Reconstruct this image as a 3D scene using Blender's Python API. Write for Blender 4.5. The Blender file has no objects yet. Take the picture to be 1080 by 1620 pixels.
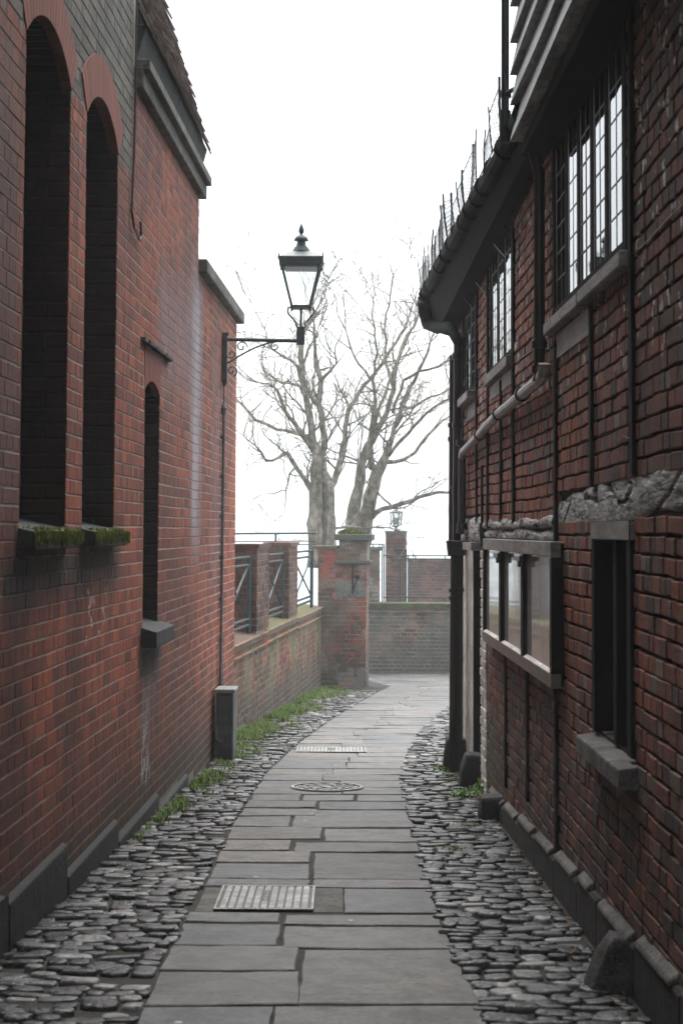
import bpy, bmesh, math, random
from mathutils import Vector, Matrix, geometry
rnd = random.Random(7)
sc = bpy.context.scene
# ------------------------------------------------------------------ camera
F = 2600.0; PITCH = math.radians(3.0); ROLL = 0.0045; CAMZ = 1.48; HOR = 841.0
cam_d = bpy.data.cameras.new('camera'); cam = bpy.data.objects.new('camera', cam_d)
sc.collection.objects.link(cam); sc.camera = cam
cam_d.sensor_fit = 'HORIZONTAL'; cam_d.sensor_width = 36.0; cam_d.lens = F/1080*36
PPY = HOR - F*math.tan(PITCH)
cam_d.shift_x = 0.0; cam_d.shift_y = -(810-PPY)/1080.0
cam_d.clip_start = 0.05; cam_d.clip_end = 2000
RM = Matrix.Rotation(math.pi/2+PITCH, 4, 'X') @ Matrix.Rotation(ROLL, 4, 'Z')
cam.matrix_world = Matrix.Translation((0, 0, CAMZ)) @ RM
cam_d.dof.use_dof = True; cam_d.dof.focus_distance = 12.5; cam_d.dof.aperture_fstop = 8.0
# ------------------------------------------------------------------ world, sun
SUN_EL = math.radians(68); SUN_AZ = math.radians(2)
w = bpy.data.worlds.new("World"); sc.world = w; w.use_nodes = True
nt = w.node_tree; bg = nt.nodes['Background']
sky = nt.nodes.new('ShaderNodeTexSky'); sky.sky_type = 'NISHITA'; sky.sun_disc = False
sky.sun_elevation = SUN_EL; sky.sun_rotation = SUN_AZ; sky.dust_density = 6.0; sky.air_density = 1.0; sky.ozone_density = 0.6
hs = nt.nodes.new('ShaderNodeHueSaturation'); hs.inputs['Saturation'].default_value = 0.6
nt.links.new(sky.outputs[0], hs.inputs['Color']); oc = nt.nodes.new('ShaderNodeMix'); oc.data_type = 'RGBA'; oc.inputs[0].default_value = 0.4; oc.inputs[7].default_value = (6.6, 7.0, 7.2, 1)   # even overcast layer
nt.links.new(hs.outputs[0], oc.inputs[6]); nt.links.new(oc.outputs[2], bg.inputs[0])
bg.inputs[1].default_value = 0.095
sun_d = bpy.data.lights.new('sun', 'SUN'); sun_d.energy = 1.5; sun_d.angle = math.radians(70); sun_d.color = (1, 0.99, 0.97)
sun = bpy.data.objects.new('sun', sun_d); sc.collection.objects.link(sun)
sdir = Vector((math.sin(SUN_AZ)*math.cos(SUN_EL), math.cos(SUN_AZ)*math.cos(SUN_EL), math.sin(SUN_EL)))
sun.rotation_euler = sdir.to_track_quat('Z', 'Y').to_euler()
vs = sc.view_settings; vs.view_transform = 'Standard'; vs.look = 'None'; vs.gamma = 1.0
vs.exposure = 1.86
sc.cycles.volume_bounces = 2
# ------------------------------------------------------------------ measuring helpers
SL = 0.03846
def gz(Y): return -SL*Y
def ray(px, py):
    return RM.to_3x3() @ Vector(((px-540)/F, -(py-PPY)/F, -1.0))
def at(px, py, Y):
    d = ray(px, py); return Vector((0, 0, CAMZ)) + d*(Y/d.y)
def onground(px, py):
    d = ray(px, py); t = -CAMZ/(d.z + SL*d.y); return Vector((0, 0, CAMZ)) + d*t
LA, LB = -1.618, 0.0323      # left wall  X = LA + LB*Y
RA, RB = 1.16, -0.0075       # right wall X = RA + RB*Y
WA, WB = -2.657, 0.0887      # low wall
class Frame:
    "a vertical wall plane: u runs along it (about equal to Y), d is distance out of it"
    def __init__(s, o, u, n): s.o = Vector(o); s.u = Vector(u); s.n = Vector(n).normalized()
    def p(s, u, z, d=0.0):
        v = s.o + s.u*u + s.n*d; return Vector((v.x, v.y, z))
LW = Frame((LA, 0, 0), (LB, 1, 0), (1, -LB, 0))
RW = Frame((RA, 0, 0), (RB, 1, 0), (-1, RB, 0))
LO = Frame((WA, 0, 0), (WB, 1, 0), (1, -WB, 0))
# ------------------------------------------------------------------ mesh builder
class MB:
    def __init__(s): s.v = []; s.f = []; s.m = []; s.mats = []
    def mi(s, mat):
        if mat is None: return 0
        if mat not in s.mats: s.mats.append(mat)
        return s.mats.index(mat)
    def poly(s, pts, mat=None):
        b = len(s.v); s.v += [tuple(p) for p in pts]; s.f.append(tuple(range(b, b+len(pts)))); s.m.append(s.mi(mat))
    def hexa(s, p, mat=None):
        b = len(s.v); s.v += [tuple(q) for q in p]; k = s.mi(mat)
        for f in ((0,3,2,1),(4,5,6,7),(0,1,5,4),(1,2,6,5),(2,3,7,6),(3,0,4,7)):
            s.f.append(tuple(b+i for i in f)); s.m.append(k)
    def box(s, c, size, mat=None, rot=None, taper=1.0, ch=0.0):
        c = Vector(c); hx, hy, hz = [k/2 for k in size]
        pts = []
        for z in (-1, 1):
            t = 1.0 if z < 0 else taper
            for x, y in ((-1,-1),(1,-1),(1,1),(-1,1)):
                q = Vector((x*hx*t, y*hy*t, z*hz))
                if rot is not None: q = rot @ q
                pts.append(c+q)
        s.hexa(pts, mat)
    def fbox(s, fr, u0, u1, z0, z1, d0, d1, mat=None):
        P = fr.p
        s.hexa([P(u0,z0,d0),P(u1,z0,d0),P(u1,z0,d1),P(u0,z0,d1),P(u0,z1,d0),P(u1,z1,d0),P(u1,z1,d1),P(u0,z1,d1)], mat)
    def brick(s, fr, u0, u1, z0, z1, d0, d1, c, mat=None, wob=None, tilt=0.0):
        b = len(s.v); k = s.mi(mat)
        cu = min(c, (u1-u0)*0.25); cz = min(c, (z1-z0)*0.3)
        def P(u, z, d):
            if wob: z = z + wob(u, z)
            return tuple(fr.p(u, z, d))
        t = tilt
        s.v += [P(u0,z0,d0),P(u1,z0,d0),P(u1,z1,d0),P(u0,z1,d0),
                P(u0,z0,d1-c),P(u1,z0,d1-c+t),P(u1,z1,d1-c+t),P(u0,z1,d1-c),
                P(u0+cu,z0+cz,d1),P(u1-cu,z0+cz,d1+t),P(u1-cu,z1-cz,d1+t),P(u0+cu,z1-cz,d1)]
        for f in ((0,1,5,4),(1,2,6,5),(2,3,7,6),(3,0,4,7),(4,5,9,8),(5,6,10,9),(6,7,11,10),(7,4,8,11),(8,9,10,11)):
            s.f.append(tuple(b+i for i in f)); s.m.append(k)
    def tube(s, pts, r, n=8, mat=None, cap=True):
        pts = [Vector(p) for p in pts]; k = s.mi(mat)
        rs = r if isinstance(r, (list, tuple)) else [r]*len(pts)
        ref = None; rings = []
        for i, p in enumerate(pts):
            a = pts[max(i-1, 0)]; c = pts[min(i+1, len(pts)-1)]
            t = (c-a)
            if t.length < 1e-9: t = Vector((0, 0, 1))
            t.normalize()
            if ref is None:
                ref = Vector((1, 0, 0)) if abs(t.x) < 0.8 else Vector((0, 0, 1))
            x = ref - t*ref.dot(t)
            if x.length < 1e-6: x = t.orthogonal()
            x.normalize(); y = t.cross(x); ref = x
            b = len(s.v); rings.append(b)
            for j in range(n):
                an = 2*math.pi*j/n
                s.v.append(tuple(p + x*math.cos(an)*rs[i] + y*math.sin(an)*rs[i]))
        for i in range(len(pts)-1):
            for j in range(n):
                a = rings[i]; b = rings[i+1]; j2 = (j+1) % n
                s.f.append((a+j, a+j2, b+j2, b+j)); s.m.append(k)
        if cap:
            s.f.append(tuple(rings[0]+j for j in reversed(range(n)))); s.m.append(k)
            s.f.append(tuple(rings[-1]+j for j in range(n))); s.m.append(k)
    def lathe(s, c, prof, n=20, mat=None, sq=False):
        c = Vector(c); k = s.mi(mat); rings = []
        for (r, z) in prof:
            b = len(s.v); rings.append(b)
            for j in range(n):
                an = 2*math.pi*(j+0.5)/n
                rr = r
                s.v.append((c.x+math.cos(an)*rr, c.y+math.sin(an)*rr, c.z+z))
        for i in range(len(prof)-1):
            for j in range(n):
                j2 = (j+1) % n
                s.f.append((rings[i]+j, rings[i]+j2, rings[i+1]+j2, rings[i+1]+j)); s.m.append(k)
        s.f.append(tuple(rings[0]+j for j in reversed(range(n)))); s.m.append(k)
        s.f.append(tuple(rings[-1]+j for j in range(n))); s.m.append(k)
    def wall(s, fr, outline, holes, d, mat=None):
        polys = [[Vector((u, z, 0)) for u, z in outline]] + [[Vector((u, z, 0)) for u, z in h] for h in holes]
        tris = geometry.tessellate_polygon(polys)
        flat = [q for pl in polys for q in pl]; b = len(s.v); k = s.mi(mat)
        s.v += [tuple(fr.p(q.x, q.y, d)) for q in flat]
        for t in tris: s.f.append(tuple(b+i for i in t)); s.m.append(k)
    def build(s, name, mat=None, parent=None, smooth=False, bevel=0.0, seg=1):
        if not s.v: return None
        me = bpy.data.meshes.new(name)
        off = Vector((0, 0, 0)); q = parent
        while q is not None: off += q.location; q = q.parent
        me.from_pydata([(x-off.x, y-off.y, z-off.z) for x, y, z in s.v], [], s.f)
        if s.mats:
            for mm in s.mats: me.materials.append(mm)
            me.polygons.foreach_set('material_index', s.m)
        elif mat: me.materials.append(mat)
        o = bpy.data.objects.new(name, me); sc.collection.objects.link(o)
        if parent: o.parent = parent
        bm = bmesh.new(); bm.from_mesh(me)
        bmesh.ops.recalc_face_normals(bm, faces=bm.faces)
        if bevel > 0:
            es = [e for e in bm.edges if len(e.link_faces) == 2 and e.calc_face_angle(0) > 0.6]
            bmesh.ops.bevel(bm, geom=es, offset=bevel, segments=seg, affect='EDGES', profile=0.6)
        bm.to_mesh(me); bm.free()
        if smooth: me.polygons.foreach_set('use_smooth', [True]*len(me.polygons))
        me.update()
        return o
def tag(o, label=None, cat=None, group=None, kind=None):
    if label: o['label'] = label
    if cat: o['category'] = cat
    if group: o['group'] = group
    if kind: o['kind'] = kind
    return o
def thing(name, label, cat, loc, group=None):
    o = bpy.data.objects.new(name, None); sc.collection.objects.link(o); o.location = Vector(loc); o.empty_display_size = 0.2
    return tag(o, label, cat, group)
# ------------------------------------------------------------------ materials
class NG:
    def __init__(s, name):
        s.mat = bpy.data.materials.new(name); s.mat.use_nodes = True
        s.t = s.mat.node_tree; s.b = s.t.nodes['Principled BSDF']; s.out = s.t.nodes['Material Output']
        s.pos = s.n('ShaderNodeNewGeometry').outputs['Position']
    def n(s, typ, **kw):
        x = s.t.nodes.new(typ)
        for k, v in kw.items(): setattr(x, k, v)
        return x
    def l(s, a, b): s.t.links.new(a, b)
    def set(s, inp, v):
        if hasattr(v, 'is_output') or isinstance(v, bpy.types.NodeSocket): s.l(v, inp)
        else: inp.default_value = v
    def math(s, op, a, b=None, clamp=False):
        x = s.n('ShaderNodeMath', operation=op, use_clamp=clamp); s.set(x.inputs[0], a)
        if b is not None: s.set(x.inputs[1], b)
        return x.outputs[0]
    def scale(s, vec, sx, sy, sz):
        x = s.n('ShaderNodeVectorMath', operation='MULTIPLY'); s.l(vec, x.inputs[0]); x.inputs[1].default_value = (sx, sy, sz); return x.outputs[0]
    def noise(s, sc_=5, det=4, vec=None, rough=0.55, dist=0):
        x = s.n('ShaderNodeTexNoise'); x.inputs['Scale'].default_value = sc_; x.inputs['Detail'].default_value = det
        x.inputs['Roughness'].default_value = rough; x.inputs['Distortion'].default_value = dist
        s.l(vec or s.pos, x.inputs['Vector']); return x.outputs['Fac']
    def ramp(s, fac, stops, interp='LINEAR'):
        x = s.n('ShaderNodeValToRGB'); s.l(fac, x.inputs[0]); cr = x.color_ramp; cr.interpolation = interp
        while len(cr.elements) < len(stops): cr.elements.new(0.5)
        for e, (p, c) in zip(cr.elements, stops):
            e.position = p; e.color = (c, c, c, 1) if isinstance(c, (int, float)) else (*c, 1)
        return x.outputs[0]
    def smooth(s, val, a, b):
        x = s.n('ShaderNodeMapRange', interpolation_type='SMOOTHSTEP'); s.set(x.inputs['Value'], val)
        if a < b:
            x.inputs['From Min'].default_value = a; x.inputs['From Max'].default_value = b; x.inputs['To Min'].default_value = 0; x.inputs['To Max'].default_value = 1
        else:
            x.inputs['From Min'].default_value = b; x.inputs['From Max'].default_value = a; x.inputs['To Min'].default_value = 1; x.inputs['To Max'].default_value = 0
        return x.outputs['Result']
    def mix(s, fac, a, b, mode='MIX'):
        x = s.n('ShaderNodeMix', data_type='RGBA', blend_type=mode); s.set(x.inputs[0], fac)
        for i, v in ((6, a), (7, b)):
            if isinstance(v, tuple): x.inputs[i].default_value = (*v, 1)
            else: s.l(v, x.inputs[i])
        return x.outputs[2]
    def island(s):
        return s.n('ShaderNodeNewGeometry').outputs['Random Per Island']
    def sep(s):
        x = s.n('ShaderNodeSeparateXYZ'); s.l(s.pos, x.inputs[0]); return x.outputs
    def bump(s, h, strength=0.5, dist=0.01):
        x = s.n('ShaderNodeBump'); x.inputs['Strength'].default_value = strength; x.inputs['Distance'].default_value = dist
        s.l(h, x.inputs['Height']); s.l(x.outputs[0], s.b.inputs['Normal'])
    def boxmask(s, y0, y1, z0, z1, sy=0.1, sz=0.15, nz=0.3, nscale=(6, 6, 3)):
        S = s.sep()
        nv = s.math('MULTIPLY', s.math('SUBTRACT', s.noise(1.0, 4, s.scale(s.pos, *nscale)), 0.5), nz)
        yy = s.math('ADD', S[1], nv); zz = s.math('ADD', S[2], nv)
        a = s.math('MULTIPLY', s.smooth(yy, y0-sy, y0+sy), s.smooth(yy, y1+sy, y1-sy))
        b = s.math('MULTIPLY', s.smooth(zz, z0-sz, z0+sz), s.smooth(zz, z1+sz, z1-sz))
        return s.math('MULTIPLY', a, b)
    def done(s, col=None, rough=0.8, spec=None, metal=None):
        if col is not None: 
            if isinstance(col, tuple): s.b.inputs['Base Color'].default_value = (*col, 1)
            else: s.l(col, s.b.inputs['Base Color'])
        s.set(s.b.inputs['Roughness'], rough)
        if spec is not None: s.set(s.b.inputs['Specular IOR Level'], spec)
        if metal is not None: s.set(s.b.inputs['Metallic'], metal)
        return s.mat
def simple(name, col, rough=0.7, var=0.3, nsc=8, bump=0.3, bd=0.004, spec=0.4, metal=0.0, dark=None, det=5, stretch=(1,1,1)):
    g = NG(name); v = g.scale(g.pos, *stretch)
    n1 = g.noise(nsc, det, v); n2 = g.noise(nsc*7, 3, v)
    c2 = dark or tuple(k*(1-var) for k in col)
    c = g.mix(g.ramp(n1, [(0.35, 0.0), (0.65, 1.0)]), c2, col)
    c = g.mix(0.7, c, g.ramp(n2, [(0.36, 0.45), (0.6, 1.15)]), 'MULTIPLY')
    c = g.mix(0.6, c, g.ramp(g.noise(nsc*0.35, 4), [(0.38, 0.55), (0.6, 1.1)]), 'MULTIPLY')
    if bump: g.bump(g.math('ADD', n1, g.math('MULTIPLY', n2, 0.4)), bump, bd)
    return g.done(c, rough, spec, metal)

def left_brick():
    g = NG('red_brick'); r = g.island(); S = g.sep()
    c = g.ramp(r, [(0.0, (0.15, 0.036, 0.024)), (0.15, (0.25, 0.06, 0.034)), (0.5, (0.36, 0.09, 0.044)), (0.8, (0.43, 0.12, 0.056)), (0.93, (0.28, 0.085, 0.05)), (1.0, (0.15, 0.065, 0.05))])
    r2 = g.math('FRACT', g.math('MULTIPLY', r, 57.3))
    # weathered vertical streaks (real dirt)
    st = g.noise(1.0, 5, g.scale(g.pos, 1.5, 9.0, 0.9))
    c = g.mix(g.math('MULTIPLY', g.smooth(st, 0.45, 0.62), 0.6), c, (0.09, 0.04, 0.034))
    big = g.noise(0.55, 4)
    c = g.mix(g.math('MULTIPLY', g.smooth(big, 0.45, 0.6), 0.5), c, (0.11, 0.045, 0.036))
    # grey green weathered bricks above the springing of the tall arches
    gm = g.math('MULTIPLY', g.smooth(g.math('ADD', S[2], g.math('MULTIPLY', r2, 0.05)), 3.66, 3.72), g.smooth(S[1], 10.05, 9.95))
    gg = g.ramp(r2, [(0.0, (0.08, 0.085, 0.07)), (0.5, (0.13, 0.135, 0.115)), (1.0, (0.17, 0.165, 0.14))])
    c = g.mix(g.math('MULTIPLY', gm, 0.93), c, gg)
    # brown old band at the near left edge between arches
    c = g.mix(g.math('MULTIPLY', g.boxmask(4, 7.0, 1.5, 3.6, 0.15, 0.1), 0.55), c, (0.12, 0.09, 0.085))
    # lime streaks
    for (y0, y1, z0, z1, k, col) in ((13.0, 13.75, 1.3, 3.6, 0.55, (0.36, 0.33, 0.38)), (13.2, 13.5, 1.5, 3.4, 0.75, (0.5, 0.48, 0.52)),
                                     (14.6, 15.2, 1.0, 3.2, 0.22, (0.3, 0.25, 0.3)), (10.65, 11.35, 0.35, 0.8, 0.6, (0.22, 0.2, 0.24)),
                                     (11.2, 13.3, 2.5, 3.3, 0.4, (0.32, 0.28, 0.32)), (10.75, 11.0, -0.2, 0.5, 0.35, (0.4, 0.4, 0.42))):
        c = g.mix(g.math('MULTIPLY', g.boxmask(y0, y1, z0, z1, 0.16, 0.3, 0.5, (8, 8, 1.6)), k), c, col)
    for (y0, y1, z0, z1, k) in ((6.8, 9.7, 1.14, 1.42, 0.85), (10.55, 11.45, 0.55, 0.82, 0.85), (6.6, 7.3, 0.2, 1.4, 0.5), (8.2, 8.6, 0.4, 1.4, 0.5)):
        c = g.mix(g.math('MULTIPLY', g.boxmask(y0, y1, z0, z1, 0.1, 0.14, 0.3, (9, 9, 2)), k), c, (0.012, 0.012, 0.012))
    # shade at the wall foot painted as a dark gradient, then green algae
    gr = g.math('ADD', S[2], g.math('MULTIPLY', S[1], 0.03846))
    c = g.mix(g.math('MULTIPLY', g.smooth(g.math('ADD', gr, g.math('MULTIPLY', big, 0.6)), 1.35, 0.35), 0.75), c, (0.06, 0.026, 0.019))
    c = g.mix(g.math('MULTIPLY', g.smooth(g.math('ADD', gr, g.math('MULTIPLY', g.noise(2.5,4), 0.7)), 0.8, 0.45), 0.55), c, (0.028, 0.032, 0.014))
    # paint splashes
    sp = g.smooth(g.noise(1.0, 3, g.scale(g.pos, 10, 7, 11)), 0.575, 0.6)
    c = g.mix(g.math('MULTIPLY', g.math('MULTIPLY', g.boxmask(8.6, 9.25, 0.85, 1.15, 0.1, 0.1), sp), 0.9), c, (0.5, 0.42, 0.42))
    sp = g.smooth(g.noise(1.0, 3, g.scale(g.pos, 10, 14, 7)), 0.5, 0.55)
    c = g.mix(g.math('MULTIPLY', g.math('MULTIPLY', g.boxmask(10.6, 10.95, -0.2, 0.3, 0.08, 0.1), sp), 0.8), c, (0.45, 0.44, 0.45))
    n = g.noise(60, 4); g.bump(n, 0.6, 0.005)
    c = g.mix(0.6, c, g.ramp(n, [(0.38, 0.55), (0.6, 1.15)]), 'MULTIPLY')
    return g.done(c, 0.82, 0.3)
def left_mortar():
    g = NG('lime_mortar'); S = g.sep()
    n = g.noise(1.2, 5)
    c = g.mix(g.smooth(n, 0.4, 0.65), (0.46, 0.41, 0.35), (0.27, 0.24, 0.2))
    gm = g.math('MULTIPLY', g.smooth(S[2], 3.66, 3.72), g.smooth(S[1], 10.05, 9.95))
    c = g.mix(gm, c, (0.08, 0.08, 0.07))
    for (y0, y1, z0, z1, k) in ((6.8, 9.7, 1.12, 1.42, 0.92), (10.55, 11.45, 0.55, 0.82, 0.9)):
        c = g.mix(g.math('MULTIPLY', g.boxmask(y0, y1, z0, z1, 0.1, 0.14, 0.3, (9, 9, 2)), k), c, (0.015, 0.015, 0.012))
    gr = g.math('ADD', S[2], g.math('MULTIPLY', S[1], 0.03846))
    c = g.mix(g.math('MULTIPLY', g.smooth(gr, 1.1, 0.2), 0.6), c, (0.1, 0.085, 0.065))
    g.bump(g.noise(80, 3), 0.4, 0.003); return g.done(c, 0.95, 0.2)
def right_brick():
    g = NG('old_orange_brick'); r = g.island(); S = g.sep()
    c = g.ramp(r, [(0.0, (0.06, 0.045, 0.042)), (0.1, (0.14, 0.065, 0.05)), (0.25, (0.21, 0.066, 0.04)), (0.5, (0.33, 0.105, 0.055)), (0.7, (0.24, 0.08, 0.048)), (0.83, (0.17, 0.08, 0.056)), (0.93, (0.24, 0.18, 0.15)), (1.0, (0.09, 0.07, 0.065))])
    r2 = g.math('FRACT', g.math('MULTIPLY', r, 91.7))
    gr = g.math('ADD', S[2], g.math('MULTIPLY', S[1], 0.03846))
    soot_shade = g.noise(0.9, 4)
    low = g.smooth(g.math('ADD', gr, g.math('MULTIPLY', soot_shade, 0.9)), 2.1, 0.8)  # soot and the low wall's shade are both painted into the brick
    near = g.math('MULTIPLY', g.smooth(g.math('ADD', S[1], soot_shade), 7.8, 6.4), g.smooth(S[2], 0.2, 1.9))
    up = g.math('MULTIPLY', g.smooth(g.math('ADD', S[1], g.math('MULTIPLY', soot_shade, 2)), 10.0, 8.0), g.smooth(S[2], 1.5, 1.7))
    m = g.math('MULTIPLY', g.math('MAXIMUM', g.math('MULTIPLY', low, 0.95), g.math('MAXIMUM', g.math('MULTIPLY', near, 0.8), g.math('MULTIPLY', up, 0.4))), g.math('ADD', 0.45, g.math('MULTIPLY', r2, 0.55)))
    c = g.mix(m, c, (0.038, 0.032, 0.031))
    st = g.noise(1.0, 5, g.scale(g.pos, 3, 14, 5))
    c = g.mix(g.math('MULTIPLY', g.smooth(st, 0.55, 0.75), 0.45), c, (0.05, 0.035, 0.032))
    pale = g.smooth(g.noise(1.0, 3, g.scale(g.pos, 8, 11, 9)), 0.605, 0.63)
    c = g.mix(g.math('MULTIPLY', pale, g.math('MULTIPLY', g.smooth(S[2], 2.0, 2.3), 0.9)), c, (0.6, 0.56, 0.52))
    al = g.boxmask(11.3, 12.4, -0.6, 0.1, 0.2, 0.2, 0.5)
    c = g.mix(g.math('MULTIPLY', al, 0.6), c, (0.06, 0.08, 0.02))
    n = g.noise(70, 5); n2 = g.noise(18, 3)
    c = g.mix(0.7, c, g.ramp(n, [(0.38, 0.5), (0.6, 1.15)]), 'MULTIPLY')
    g.bump(g.math('ADD', n, n2), 0.7, 0.006); return g.done(c, 0.8, 0.3)
M = {}
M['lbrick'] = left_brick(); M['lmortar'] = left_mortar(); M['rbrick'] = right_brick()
M['rmortar'] = simple('sooty_mortar', (0.03, 0.026, 0.024), 0.95, 0.5, 12, 0.6, 0.005, 0.2)
def rubbed():
    g = NG('rubbed_brick'); r = g.island()
    c = g.ramp(r, [(0, (0.2, 0.06, 0.04)), (1, (0.27, 0.085, 0.052))])
    st = g.noise(1.0, 4, g.scale(g.pos, 4, 25, 3)); c = g.mix(g.math('MULTIPLY', g.smooth(st, 0.45, 0.7), 0.5), c, (0.12, 0.07, 0.06))
    g.bump(g.noise(90, 3), 0.3, 0.002); return g.done(c, 0.8, 0.3)
M['rubbed'] = rubbed()
M['revealbrick'] = simple('dark_red_brick', (0.035, 0.012, 0.010), 0.85, 0.6, 6, 0.4)  # darker brick used only on the sides of the recesses
M['revealmortar'] = simple('dark_joint', (0.05, 0.045, 0.04), 0.95, 0.5, 6, 0.3)  # darker joints used only on the sides of the recesses
M['black'] = simple('black_paint', (0.012, 0.012, 0.013), 0.38, 0.3, 30, 0.15, 0.002, 0.5)
M['blackwood'] = simple('black_timber', (0.009, 0.0088, 0.009), 0.9, 0.5, 14, 0.5, 0.004, 0.12, stretch=(3, 3, 0.5))
M['void'] = simple('dark_interior', (0.004, 0.004, 0.004), 0.9, 0.2, 5, 0, spec=0.0)  # matt black put in openings, standing in for their shade
M['iron'] = simple('dark_green_iron', (0.022, 0.045, 0.045), 0.55, 0.3, 20, 0.1, 0.002, 0.3)
M['lampiron'] = simple('flare_pale_green_paint', (0.06, 0.09, 0.095), 0.5, 0.3, 20, 0.1, 0.002, 0.4)  # green iron paint lightened, flare and fog put into its colour
M['greyiron'] = simple('grey_painted_conduit', (0.17, 0.17, 0.18), 0.5, 0.3, 20, 0.2, 0.002, 0.4)
M['stone'] = simple('weathered_stone', (0.2, 0.2, 0.17), 0.85, 0.5, 5, 0.5, 0.01, 0.3)
M['darkstone'] = simple('dark_stone', (0.04, 0.045, 0.044), 0.8, 0.55, 6, 0.5, 0.008, 0.4)
M['plinth'] = simple('black_bitumen_plinth', (0.009, 0.0088, 0.0088), 0.75, 0.5, 7, 0.8, 0.012, 0.35)
M['rplinth'] = simple('sooty_render', (0.032, 0.029, 0.028), 0.85, 0.55, 6, 0.8, 0.012, 0.3)
M['ledge'] = simple('grey_cement_ledge', (0.145, 0.138, 0.13), 0.85, 0.5, 9, 0.8, 0.01, 0.3)
M['greywood'] = simple('grey_weathered_paint', (0.3, 0.285, 0.265), 0.65, 0.4, 10, 0.4, 0.004, 0.4, stretch=(1, 0.4, 3))
M['whitepaint'] = simple('whitewashed_brick', (0.78, 0.76, 0.72), 0.75, 0.4, 9, 0.5, 0.006, 0.3)
M['brownwood'] = simple('brown_stained_wood', (0.2, 0.16, 0.14), 0.5, 0.3, 10, 0.3, 0.003, 0.4, stretch=(1, 0.3, 4))
M['pewter'] = simple('lead_came', (0.12, 0.12, 0.125), 0.5, 0.3, 20, 0.1, 0.001, 0.5)
def beam_mat():
    g = NG('cracked_limewashed_timber')
    v = g.scale(g.pos, 4, 0.8, 8)
    n1 = g.noise(3.5, 8, v, 0.65, 1.2); n2 = g.noise(16, 7, g.scale(g.pos, 1, 0.55, 4.5), 0.6, 0.7)
    cr = g.smooth(n1, 0.40, 0.47)
    c = g.mix(cr, (0.012, 0.012, 0.012), g.ramp(n2, [(0.36, (0.1, 0.1, 0.1)), (0.48, (0.26, 0.26, 0.255)), (0.6, (0.5, 0.5, 0.48))]))
    g.bump(g.math('ADD', g.math('MULTIPLY', cr, 1.5), n2), 0.9, 0.011); return g.done(c, 0.7, 0.35)
M['beam'] = beam_mat()
def slab_mat():
    g = NG('york_stone'); r = g.island()
    r2 = g.math('FRACT', g.math('MULTIPLY', r, 37.7))
    c = g.ramp(r, [(0, (0.058, 0.057, 0.054)), (0.3, (0.1, 0.094, 0.087)), (0.6, (0.082, 0.086, 0.087)), (0.8, (0.062, 0.066, 0.069)), (1, (0.115, 0.103, 0.091))])
    n1 = g.noise(1.6, 6); c = g.mix(0.9, c, g.ramp(n1, [(0.38, 0.62), (0.6, 1.2)]), 'MULTIPLY'); n3 = g.noise(7, 7, None, 0.7); c = g.mix(0.85, c, g.ramp(n3, [(0.4, 0.55), (0.58, 1.2)]), 'MULTIPLY'); c = g.mix(g.math('MULTIPLY', g.smooth(g.noise(4, 5, None, 0.6, 1.0), 0.6, 0.66), 0.6), c, (0.035, 0.036, 0.034))
    n2 = g.noise(45, 5); c = g.mix(0.6, c, g.ramp(n2, [(0.38, 0.6), (0.6, 1.15)]), 'MULTIPLY')
    v = g.n('ShaderNodeTexVoronoi'); v.inputs['Scale'].default_value = 2.6; g.l(g.pos, v.inputs['Vector'])
    gum = g.smooth(g.math('ADD', v.outputs['Distance'], g.math('MULTIPLY', n2, 0.03)), 0.06, 0.045)
    c = g.mix(g.math('MULTIPLY', gum, 0.75), c, (0.4, 0.4, 0.39))
    lam = g.noise(1.0, 6, g.scale(g.pos, 2.5, 6, 2.5), 0.6, 0.8)
    g.bump(g.math('ADD', g.math('MULTIPLY', g.smooth(lam, 0.46, 0.5), 0.5), g.math('MULTIPLY', n2, 0.5)), 0.6, 0.006)
    return g.done(c, g.ramp(n1, [(0.3, 0.5), (0.7, 0.72)]), 0.45)
M['slab'] = slab_mat()
def cobble_mat():
    g = NG('cobblestone'); r = g.island()
    r2 = g.math('FRACT', g.math('MULTIPLY', r, 77.1))
    c = g.ramp(r, [(0, (0.012, 0.013, 0.014)), (0.4, (0.026, 0.028, 0.03)), (0.62, (0.052, 0.055, 0.056)), (0.8, (0.11, 0.113, 0.113)), (0.92, (0.24, 0.24, 0.235)), (1, (0.1, 0.085, 0.075))])
    n1 = g.noise(9, 6); c = g.mix(0.85, c, g.ramp(n1, [(0.35, 0.2), (0.62, 1.25)]), 'MULTIPLY')
    n2 = g.noise(40, 6); c = g.mix(0.8, c, g.ramp(n2, [(0.38, 0.45), (0.6, 1.25)]), 'MULTIPLY')
    g.bump(g.math('ADD', n1, g.math('MULTIPLY', n2, 0.6)), 0.9, 0.014)
    return g.done(c, g.ramp(n2, [(0.4, 0.3), (0.6, 0.62)]), 0.5)
M['cobble'] = cobble_mat()
def soil_mat():
    g = NG('grit_and_soil'); n1 = g.noise(3, 5); n2 = g.noise(120, 4)
    c = g.mix(g.smooth(n1, 0.4, 0.6), (0.014, 0.0135, 0.012), (0.032, 0.03, 0.027))
    c = g.mix(g.smooth(n2, 0.6, 0.68), c, (0.1, 0.095, 0.088))
    c = g.mix(g.math('MULTIPLY', g.smooth(g.noise(1.7, 5), 0.52, 0.62), 0.5), c, (0.034, 0.04, 0.02))
    g.bump(n2, 0.8, 0.01); return g.done(c, 0.9, 0.3)
M['soil'] = soil_mat()
def leaf_mat(name, cols, rough=0.55):
    g = NG(name); r = g.island(); c = g.ramp(r, [(i/(len(cols)-1), k) for i, k in enumerate(cols)])
    g.b.inputs['Subsurface Weight'].default_value = 0.0
    return g.done(c, rough, 0.3)
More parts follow.
